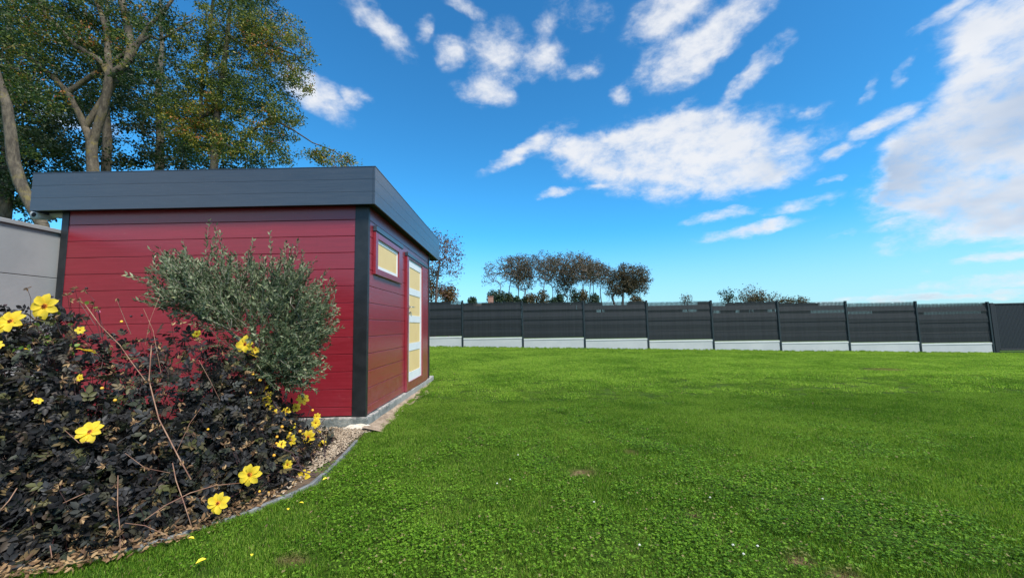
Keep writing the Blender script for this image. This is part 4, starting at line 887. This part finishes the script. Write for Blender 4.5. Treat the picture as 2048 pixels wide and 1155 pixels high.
# ------------------------------------------------------------------ olive tree
def build_olive():
    ob = mat('olive_bark', (.20, .19, .165), .9, (.36, .34, .30), 14, bump=.6, bscale=50); tw = mat('olive_twig', (.22, .2, .16), .8, (.33, .3, .24), 20)
    ol = leafmat('olive_leaf', [(0, (.036, .058, .026)), (.4, (.078, .112, .052)), (.72, (.15, .19, .10)), (.92, (.30, .33, .20)), (1, (.34, .34, .14))], .5, .25, spec=.3, tcol=1.3)
    Y = 3.55; base = aty(541, 845, Y); base[2] = 0.03
    t = thing('olive_tree', 'grey green olive tree with upright shoots in front of the red shed wall', 'tree', base)
    T = [([(*base, .034), (*aty(541, 830, Y), .032), (*aty(544, 790, Y), .030), (*aty(541, 765, Y + .02), .032), (*aty(535, 735, Y), .027)], None)]
    T += [(poly([(520, 715, 9), (490, 690, 7), (450, 655, 5), (400, 610, 4), (360, 575, 3)], Y, Y - .15), 4), (poly([(545, 700, 8), (560, 650, 6), (575, 600, 5), (580, 560, 3)], Y, Y + .15), 4), (poly([(560, 715, 7), (590, 690, 5), (620, 650, 4), (645, 620, 3)], Y, Y + .1), 4), (poly([(515, 690, 8), (500, 640, 7), (480, 590, 5), (460, 550, 4)], Y, Y + .3), 4)]
    bl = [(400, 590, 70, 50, 3.4, 1), (480, 600, 70, 65, 3.6, 1.1), (555, 605, 68, 55, 3.6, 1.2), (600, 640, 48, 60, 3.6, 1), (500, 660, 60, 45, 3.4, .8), (580, 710, 55, 40, 3.5, .9), (350, 560, 35, 25, 3.35, .5), (590, 740, 40, 25, 3.5, .6), (450, 630, 50, 40, 3.4, .8), (632, 640, 18, 42, 3.6, .4), (520, 700, 50, 40, 3.6, .7)]
    bl += [(592, 690, 42, 50, 3.6, 1.3), (560, 735, 55, 32, 3.5, 1.5), (585, 575, 40, 38, 3.6, .6)]; cc = blob_points(bl, 560)
    Pn, par, rad, fixed, tips = skeleton(T, cc, .12, .12); me, rr = wood_mesh('trunk', Pn - base, par, rad, fixed, ob, .0016, 2.2, 5, .02); link('trunk', me, t)
    # leafy shoots: every tip sends out a few; the tall ones are listed
    shoots = []
    ctr = aty(510, 680, Y)
    for p in np.concatenate([Pn[tips], Pn[tips], cc + R.normal(size=cc.shape) * .06]):
        o = unit(p - ctr); d = unit(o * .8 + np.array([0, 0, .55]) + R.normal(size=3) * .45); shoots.append((p, d, R.uniform(.10, .22), .9))
    for (x, y0, y1, dx) in ((410, 560, 452, 0), (345, 545, 497, -6), (424, 560, 470, 4), (434, 560, 480, 4), (446, 555, 472, 2), (543, 545, 482, 1), (475, 545, 512, -2), (570, 540, 497, 4), (585, 540, 508, 6), (604, 550, 512, 6), (375, 560, 494, -4), (367, 560, 512, -2), (318, 560, 534, -14), (305, 585, 560, -10), (640, 575, 545, 14), (668, 620, 588, 4), (655, 590, 566, 10), (620, 560, 530, 12), (505, 550, 522, 0), (530, 545, 525, -3), (395, 560, 520, -3), (460, 560, 520, 3)):
        a = aty(x - dx, y0, Y); b = aty(x + dx, y1 - 6, Y); b2 = b - a; L = np.linalg.norm(b2); shoots.append((a, b2 / L, L, .8))
    LP, LD, LS, LR, LN = [], [], [], [], []; mb = MB()
    for (p, d, L, dn) in shoots:
        n = max(5, int(L / .0145 * dn)); s = unit(np.cross(d, R.normal(size=3))); bend = R.normal(size=3) * .08 * L + np.array([0, 0, .02])
        path = [p + d * L * q + bend * q * q for q in np.linspace(0, 1, 4)]; mb.tube(np.array(path) - base, [.0022, .0018, .0014, .0008], 3, cap=False)
        for k in range(n):
            q = (k + .5) / n; c = p + d * L * q + bend * q * q; s2 = s if k % 2 else np.cross(d, s)
            for sg in (-1, 1):
                dr = unit(s2 * sg * .75 + d * (.75 + .3 * q) + R.normal(size=3) * .3); LP.append(c); LD.append(dr); LS.append(R.uniform(.028, .048) * (1 + .0 * q)); LR.append(R.rand() * .8 + .2 * q)
    LP, LD, LS, LR = map(np.array, (LP, LD, LS, LR)); V, F, r = stamp(SLIM[0] * [1.6, 1, 1], SLIM[1], LP - base, LD, LS, LR)
    link('twig', mb.mesh('twig', tw), t, 'stuff'); link('leaves', bulk('leaves', V, F, ol, r), t, 'stuff')
build_olive()

# ------------------------------------------------------------------ dahlia bushes
def hseed(n=8):
    return R.uniform(-1, 1, (n, 3))
def build_dahlias():
    lf = leafmat('dahlia_leaf', [(0, (.010, .010, .010)), (.35, (.022, .021, .022)), (.58, (.040, .041, .044)), (.76, (.038, .046, .028)), (.87, (.058, .040, .032)), (.95, (.072, .076, .026)), (1, (.13, .09, .045))], .5, .12, spec=.25, tcol=1.3)
    dry = leafmat('dry_bloom', [(0, (.10, .055, .03)), (.5, (.24, .14, .07)), (1, (.42, .28, .14))], .8, .2)
    stem = mat('dahlia_stem', (.035, .014, .018), .5, (.07, .03, .03), 10); straw = mat('dry_stalk', (.17, .075, .05), .7, (.32, .19, .12), 14)
    pet = leafmat('dahlia_petal', [(0, (.92, .66, .03)), (1, (.95, .76, .09))], .5, .45, 60, 1.05, .2); cen = mat('dahlia_center', (.50, .14, .01), .7, (.72, .28, .015), 400); eye = mat('dahlia_eye', (.14, .02, .01), .7, (.3, .07, .01), 300)
    budm = mat('bud_orange', (.75, .30, .02), .5, (.85, .5, .04), 80); green = mat('sepal', (.03, .02, .025), .5)
    # petal template: cupped, ribbed, pointed
    pv = []; cols = 5
    for i, (t, w) in enumerate([(0, .10), (.25, .20), (.55, .27), (.82, .20), (1.0, .03)]):
        for j in range(cols):
            s = (j / (cols - 1) - .5) * 2; pv.append((s * w, t, .10 * abs(s) * w * 3 + .12 * math.sin(t * 2.6) - .05 * t + (.02 if j == 2 else 0)))
    pf = [(i * cols + j, i * cols + j + 1, (i + 1) * cols + j + 1, (i + 1) * cols + j) for i in range(4) for j in range(cols - 1)]
    pmesh = {}
    for v in range(3):
        q = np.array(pv) + 0; q[:, 2] += [0, .06, -.05][v] * q[:, 1]; q[:, 0] *= [1, .9, 1.08][v]; mb = MB(); mb.add(q, pf); pmesh[v] = mb.mesh('petal', pet, True)
    def dome(r, h, m, nm, seed=1):
        mb = MB(); n = 10; V = [(0, 0, h)]; 
        for k in (1, 2): 
            for j in range(n): a = 2 * math.pi * j / n; V.append((r * k / 2 * math.cos(a), r * k / 2 * math.sin(a), h * (.75 if k == 1 else 0) + R.normal() * .01))
        F = [(0, 1 + j, 1 + (j + 1) % n) for j in range(n)] + [(1 + j, 1 + n + j, 1 + n + (j + 1) % n, 1 + (j + 1) % n) for j in range(n)]; mb.add(V, F)
        for j in range(26): a = R.rand() * 6.28; q = math.sqrt(R.rand()) * r * .95; mb.tube([(q * math.cos(a), q * math.sin(a), h * .3), (q * 1.15 * math.cos(a), q * 1.15 * math.sin(a), h * (1.5 - .6 * q / r))], [.028, .018], 3)
        return mb.mesh(nm, m)
    cmesh = dome(.25, .09, cen, 'flower_center'); emesh = dome(.13, .15, eye, 'flower_eye'); 
    mbs = MB()
    for j in range(5): a = j * 1.257; mbs.add(np.array([(0, 0, -.12), (.18 * math.cos(a - .3), .18 * math.sin(a - .3), -.06), (.34 * math.cos(a), .34 * math.sin(a), -.02), (.18 * math.cos(a + .3), .18 * math.sin(a + .3), -.06)]), [(0, 1, 2, 3)])
    mbs.tube([(0, 0, -.16), (0, 0, -.03)], [.06, .12], 7); smesh = mbs.mesh('sepal', green)
    # bushes share the strip between edging and walls; each has its own stretch of the photo
    EX = np.array([p[0] for p in EDGE_PX[::-1]], float); EYp = np.array([p[1] for p in EDGE_PX[::-1]], float)
    def bottom(x): return np.interp(x, EX, EYp) - np.interp(x, [0, 400, 560, 640], [-4, 0, 14, 40])
    TOPX = [-120, -40, 0, 60, 120, 170, 220, 290, 350, 400, 450, 500, 550, 590, 640, 680]; TOPY = [620, 615, 625, 630, 615, 640, 675, 675, 655, 660, 700, 725, 775, 830, 885, 930]
    def top(x): return np.interp(x, TOPX, TOPY)
    def place(x, y, depth=0.0):
        yb = bottom(x); b = atz(x, yb); t = np.clip((yb - y) / np.maximum(yb - top(x), 40), -.3, 1.3)
        Yf = b[1] + .03 + .75 * max(t, 0) ** 1.3 * (0.55 + .45 * min(1, max(0, (650 - x) / 400))); return aty(x, y, max(1.45, Yf + depth))
    bushes = []
    for lb, x0, x1 in (('large dark dahlia bush with big yellow flowers by the concrete wall', -140, 215), ('tangled dark leaved dahlia bush with dry stalks, beside the olive tree', 215, 430), ('dark dahlia bush with the most yellow flowers, beside the gravel at the shed corner', 430, 660)):
        xm = (x0 + x1) / 2; b = place(xm, bottom(xm) - 60, .25); b[2] = .03; bushes.append((thing('dahlia_bush', lb, 'bush', b, 'dark dahlia bushes along the shed'), x0, x1, b))
    def owner(x):
        for q in bushes:
            if q[1] <= x < q[2]: return q
        return bushes[0] if x < 0 else bushes[-1]
    # compound leaf: five leaflets
    lt, lfc = [], []; k = 0
    for (oy, a, s) in ((.55, 0, .62), (.35, .9, .5), (.35, -.9, .5), (.12, 1.15, .38), (.12, -1.15, .38)):
        v = LEAF[0] * [1.25, 1, 1.6] * s; c, sn = math.cos(a), math.sin(a); v = np.stack([v[:, 0] * c + v[:, 1] * sn, -v[:, 0] * sn + v[:, 1] * c + oy, v[:, 2] - .12 * abs(a) * v[:, 1]], 1); lt.append(v); lfc.append(LEAF[1] + k); k += 7
    CL = (np.concatenate(lt), np.concatenate(lfc))
    def lay(n, filt):
        xs, ys, dd = [], [], []
        while len(xs) < n:
            x = R.uniform(-140, 660); yb = bottom(x); yt = top(x); y = R.uniform(yt - 10, yb + 4); t = (yb - y) / max(40, yb - yt)
            if R.rand() > filt(x, y, t): continue
            xs.append(x); ys.append(y); dd.append(R.rand() ** 1.3 * .55)
        return xs, ys, dd
    def dens(x, y, t):
        d = 1.0 if t < .7 else max(.08, 1 - (t - .7) * 2.4)
        if 150 < x < 420 and t > .66: d *= .4
        if x > 590: d *= .35
        if (x - 335) ** 2 / 30 ** 2 + (y - 830) ** 2 / 45 ** 2 < 1: d *= .25
        return d
    n = 12300; xs, ys, dd = lay(n, dens); P = np.array([place(x, y, d) for x, y, d in zip(xs, ys, dd)]); P[:, 2] = np.maximum(P[:, 2], .03)
    out = np.tile([-.05, -.9, .15], (n, 1)); D = unit(R.normal(size=(n, 3)) * [1, .8, .8] + out * .5 + [0, 0, -.15]); NR = unit(R.normal(size=(n, 3)) * .7 + [0, -.35, .9])
    S = R.uniform(.055, .10, n); rn = np.clip(R.rand(n), 0, 1); own = np.array([[i for i, q in enumerate(bushes) if owner(x) is q][0] for x in xs]); near = np.array(dd) < .12
    tm = []
    for v in range(6): r = [.1, .35, .5, .65, .8, .9][v]; q = CL[0] * [1, 1, [1, 1.4, .7, 1.1, .9, 1.3][v]]; tm.append(bulk('leaf', q, CL[1], lf, np.clip(r + R.normal(size=len(CL[1])) * .05, 0, 1)))
    for bi, (bush, x0, x1, b) in enumerate(bushes):
        idx = np.where(own == bi)[0]; solo = idx[near[idx]][:110]; rest = np.setdiff1d(idx, solo)
        V, F, r = stamp(CL[0], CL[1], P[rest] - b, D[rest], S[rest], rn[rest], NR[rest]); link('foliage', bulk('foliage', V, F, lf, r), bush, 'stuff')
        Fm = frames(D[solo], NR[solo])
        for q, i in enumerate(solo):
            o = link('leaf', tm[R.randint(6)], bush); M = Matrix(Fm[q].tolist()).to_4x4() @ Matrix.Scale(S[i], 4); M.translation = Vector(P[i] - b); o.matrix_local = M
        # stems from the crown of the plant up and out
        mb = MB(); 
        for i in R.choice(idx, min(len(idx), 120), False):
            e = P[i] - b; s0 = np.array([e[0] * .35 + R.normal() * .12, e[1] * .5 + R.normal() * .05 + .1, 0]); m_ = (s0 + e) / 2 + R.normal(size=3) * .05 + [0, 0, .08]
            mb.tube([s0, s0 * .4 + m_ * .6, m_ * .4 + e * .6, e], [.005, .004, .0032, .0018], 4, cap=False)
        link('stem', mb.mesh('stem', stem, True), bush, 'stuff')
    # flowers: x, y, diameter in photo pixels, facing (x, y, z), depth offset, petals
    FL = [(90, 612, 56, (.1, -.85, .12), -.05, 7), (22, 643, 52, (.1, -.9, .3), -.05, 8), (180, 863, 46, (.15, -.75, .55), -.06, 8), (491, 688, 38, (0, -1, .1), -.08, 8), (500, 948, 45, (0, -.95, .2), -.12, 8), (437, 1005, 41, (.1, -.95, .3), -.12, 8),
          (605, 957, 38, (-.15, -.7, .65), -.1, 8), (575, 928, 21, (0, -1, .1), -.08, 8), (617, 873, 30, (.15, -1, .1), -.05, 8), (582, 879, 25, (-.1, -1, .05), -.05, 8), (563, 888, 18, (.4, -.5, .7), -.04, 8), (646, 889, 20, (.2, -1, .1), -.05, 8),
          (631, 845, 22, (.7, -.5, .1), 0, 8), (592, 815, 20, (.3, -.8, .4), 0, 8), (605, 797, 26, (.6, -.7, .3), 0, 7), (533, 802, 21, (.1, -.9, .2), .1, 8), (530, 778, 22, (-.5, -.5, .6), .1, 7), (542, 816, 14, (.8, -.4, 0), .1, 6), (583, 850, 18, (.7, -.6, .2), 0, 6), (574, 822, 14, (-.7, -.5, 0), 0, 6),
          (160, 660, 17, (.7, -.5, .2), 0, 6), (172, 702, 36, (.1, .3, .9), 0, 7), (160, 755, 16, (0, -.9, .3), -.05, 8), (75, 801, 17, (.7, -.3, .6), -.05, 6), (393, 667, 17, (.75, -.4, -.4), -.05, 6), (505, 711, 22, (.3, .3, .8), 0, 6), (48, 698, 16, (.3, .2, .8), .1, 6), (638, 862, 12, (.5, .2, .6), 0, 6), (-6, 690, 22, (.5, -.5, .5), 0, 6), (538, 790, 17, (.2, -.9, .3), .1, 8), (573, 822, 18, (.1, -.9, .3), 0, 8), (583, 845, 15, (-.2, -.9, .1), 0, 7), (634, 832, 15, (.3, -.9, .2), 0, 7), (548, 822, 13, (.4, -.8, .2), .1, 6), (511, 700, 16, (.5, -.7, .4), 0, 6)]
    heads = []
    def head(x, y, dpx, face, dep, npet):
        q = owner(x); bush, b = q[0], q[3]; p = place(x, y, dep); rad = dpx * p[1] / FPX / 2 * .97
        f = link('flower', cmesh, bush); rot = Vector(face).to_track_quat('Z', 'Y').to_matrix() @ Matrix.Rotation(R.rand() * 6.28, 3, 'Z')
        M = rot.to_4x4() @ Matrix.Scale(rad, 4); M.translation = Vector(p - b); f.matrix_local = M
        link('flower_eye', emesh, f); link('sepal', smesh, f)
        for k in range(npet):
            a = 2 * math.pi * k / npet + R.normal() * .07; o = link('petal', pmesh[R.randint(3)], f); sc = R.uniform(.9, 1.05)
            o.matrix_local = (Matrix.Rotation(a, 4, 'Z') @ Matrix.Rotation(R.normal() * .10 + .05, 4, 'X') @ Matrix.Translation((0, .08, -.01 + .012 * (k % 2))) @ Matrix.Diagonal((1.15 * sc * (8 / npet) ** .5, .92 * sc, 1, 1)))
        heads.append((p, Vector(face), bush, b))
    for a in FL: head(*a)
    for bi, (bush, x0, x1, b) in enumerate(bushes):
        mb = MB()
        for (p, f, bu, bb) in heads:
            if bu is not bush: continue
            f = np.array(f.normalized()); e = p - b - f * .006; s1 = e - f * .05 + [0, .02, -.03]; s2 = np.array([e[0] * .8, e[1] + .12, e[2] - .22 * min(1, e[2])]); mb.tube([e, s1, s2, [e[0] * .5, e[1] * .6 + .15, max(0.02, e[2] * .4)]], [.0022, .0026, .003, .004], 5, cap=False)
        link('flower_stalk', mb.mesh('flower_stalk', stem, True), bush)
    # orange buds, each a part
    mb = MB(); n_ = 7; V = [(0, 0, 1)]
    for (r, z) in ((.6, .75), (.95, .1), (.8, -.5)): V += [(r * math.cos(6.283 * j / n_), r * math.sin(6.283 * j / n_), z) for j in range(n_)]
    V.append((0, 0, -.8)); F = [(0, 1 + j, 1 + (j + 1) % n_) for j in range(n_)]
    for k in range(2): F += [(1 + k * n_ + j, 1 + (k + 1) * n_ + j, 1 + (k + 1) * n_ + (j + 1) % n_, 1 + k * n_ + (j + 1) % n_) for j in range(n_)]
    F += [(len(V) - 1, 1 + 2 * n_ + (j + 1) % n_, 1 + 2 * n_ + j) for j in range(n_)]; mb.add(V, F); bud = mb.mesh('bud', budm, True)
    dk = mat('bud_dark', (.03, .015, .02), .5, (.06, .03, .035), 40); dbud = bud.copy(); dbud.name = 'seed_head'; dbud.materials[0] = dk
    for (x, y) in ((506, 748), (501, 785), (564, 853), (600, 862), (554, 873), (416, 858), (553, 886), (625, 820), (520, 760), (243, 643), (204, 776), (230, 800), (537, 985), (548, 910), (580, 866), (519, 982)):
        q = owner(x); o = link('bud', bud, q[0]); s = R.uniform(2.6, 3.6) * .0026; p = place(x, y, -.05); o.location = Vector(p - q[3]); o.scale = (s * p[1] / 2.2,) * 3
    for (x, y) in ((103, 593), (62, 617), (35, 630), (80, 665), (95, 667), (60, 647), (146, 583), (173, 576), (284, 630), (262, 632), (10, 610), (118, 600), (677, 876), (690, 898), (666, 905), (120, 690)):
        q = owner(x); p = place(x, y, 0); o = link('seed_head', dbud, q[0]); o.location = Vector(p - q[3]); o.scale = (.009, .009, .013); o.rotation_euler = (R.uniform(.8, 2.2), 0, R.rand() * 6)
    # dry blooms: ragged tan stars
    for bi, (bush, x0, x1, b) in enumerate(bushes):
        parts = []; mb = MB(); mt = MB()
        pts = [(54, 575), (135, 590), (150, 577), (170, 580), (140, 600), (188, 608), (235, 596), (160, 600), (197, 618), (72, 640), (20, 628), (225, 745), (175, 690), (150, 725), (65, 782), (140, 727), (80, 735), (300, 660), (281, 680), (365, 645), (343, 650), (388, 655), (300, 690), (315, 797), (222, 690), (530, 692), (545, 700), (392, 870), (590, 905), (250, 745), (470, 900), (336, 885), (210, 900), (300, 940), (120, 970), (230, 1000), (330, 985), (60, 1020), (560, 955), (500, 975)]
        pts = [q for q in pts if x0 <= q[0] < x1]
        m = 14 + 10 * bi
        for _ in range(m * 3): x = R.uniform(max(x0, -20), x1); pts.append((x, R.uniform(top(x), bottom(x))))
        for (x, y) in pts:
            p = place(x, y, R.uniform(-.08, .05)) - b; k = R.randint(4, 9); D_ = unit(R.normal(size=(k, 3)) + R.normal(size=3) * .8)
            parts.append(stamp(LEAF[0] * [.8, 1, 2.5], LEAF[1], np.tile(p, (k, 1)), D_, R.uniform(.018, .038, k), R.rand(k)))
            if y < 720 or R.rand() < .4: mb.tube([p, p + [R.normal() * .02, .03, -.08], p + [R.normal() * .06, .08, -.28]], [.0014, .0016, .002], 3, cap=False)
        V, F, r = cat(parts); link('dry_bloom', bulk('dry_bloom', V, F, dry, r), bush, 'stuff'); link('dry_stem', mb.mesh('dry_stem', stem), bush, 'stuff')
    # the long reddish stalks that stand out in the tangle, each a part
    for pts, w in (([(303, 690), (298, 760), (308, 800), (318, 838), (340, 880), (358, 915), (382, 958)], 5), ([(170, 608), (200, 650), (240, 690), (262, 722), (290, 760)], 4), ([(288, 1040), (330, 1010), (380, 985), (430, 970), (480, 965)], 4), ([(345, 925), (352, 960), (368, 1005), (383, 1052)], 3.5), ([(236, 950), (235, 1010), (240, 1060), (241, 1135)], 3), ([(0, 1020), (18, 1000), (34, 975)], 3.5), ([(320, 590), (300, 640), (290, 690)], 1.6), ([(234, 600), (250, 640), (262, 668)], 1.6), ([(287, 617), (306, 660), (322, 745)], 2.2), ([(100, 1090), (104, 1115)], 3), ([(126, 1005), (170, 985)], 3), ([(402, 815), (380, 845), (352, 905)], 2), ([(250, 905), (290, 935), (340, 945)], 2), ([(345, 1075), (290, 1050), (250, 1045)], 2.5), ([(440, 800), (420, 760), (398, 720)], 2), ([(130, 860), (158, 885), (190, 882)], 2.5)):
        q = owner(pts[0][0]); P3 = [place(x, y, -.07) - q[3] for x, y in pts]; mb = MB(); mb.tube(P3, [w * 2 / FPX / 2 * .55] * len(P3), 6); link('stalk', mb.mesh('stalk', straw, True), q[0])
    # a pink rose bloom and a few green leaves caught at the top of the left bush
    pink = mat('pink_petal', (.62, .12, .30), .5, (.75, .3, .45), 60); gl = leafmat('green_leaf', [(0, (.07, .14, .02)), (1, (.16, .26, .04))], .5, .3)
    p = place(197, 623, 0); rose = thing('rose_bush', 'pink rose bloom with bright green leaves poking through the top of the left dahlia', 'rose', (p[0], p[1] + .2, .03)); o_ = np.array(rose.location)
    mb = MB(); mb.tube([(0, 0, 0), (.03, -.05, .5), p - o_], [.005, .004, .002], 5); link('stem', mb.mesh('stem', stem), rose)
    V, F, r = stamp(WIDE[0] * [1.6, 1, 2], WIDE[1], np.tile(p - o_, (7, 1)), unit(R.normal(size=(7, 3)) + [0, -.6, .3]), np.full(7, .022), R.rand(7)); link('flower', bulk('flower', V, F, pink, r), rose)
    gp = [(118, 632), (140, 636), (98, 673), (105, 690), (178, 617), (20, 700), (80, 640), (60, 690), (90, 650), (70, 705), (150, 690)]; gp = np.array([place(x, y, .05) for x, y in gp]); gp = np.repeat(gp, 3, 0) + R.normal(size=(33, 3)) * .02
    V, F, r = stamp(LEAF[0] * [1.7, 1, 1], LEAF[1], gp - o_, unit(R.normal(size=(33, 3))), np.full(33, .035), R.rand(33), unit(R.normal(size=(33, 3)) * .4 + [0, -1, .4])); link('leaves', bulk('leaves', V, F, gl, r), rose, 'stuff')
    # dead leaves and stalks on the soil at the front edge
    n = 1100; xs = R.uniform(-60, 600, n); P = np.array([atz(x, bottom(x) - R.rand() ** 1.5 * 60 + 4, .02) for x in xs]); P[:, 2] = R.uniform(.02, .06, n)
    V, F, r = stamp(LEAF[0] * [.9, 1, 2.5], LEAF[1], P, unit(R.normal(size=(n, 3)) * [1, 1, .4]), R.uniform(.015, .045, n), R.rand(n)); link('dead_leaves', bulk('dead_leaves', V, F, dry, r), kind='stuff')
build_dahlias()
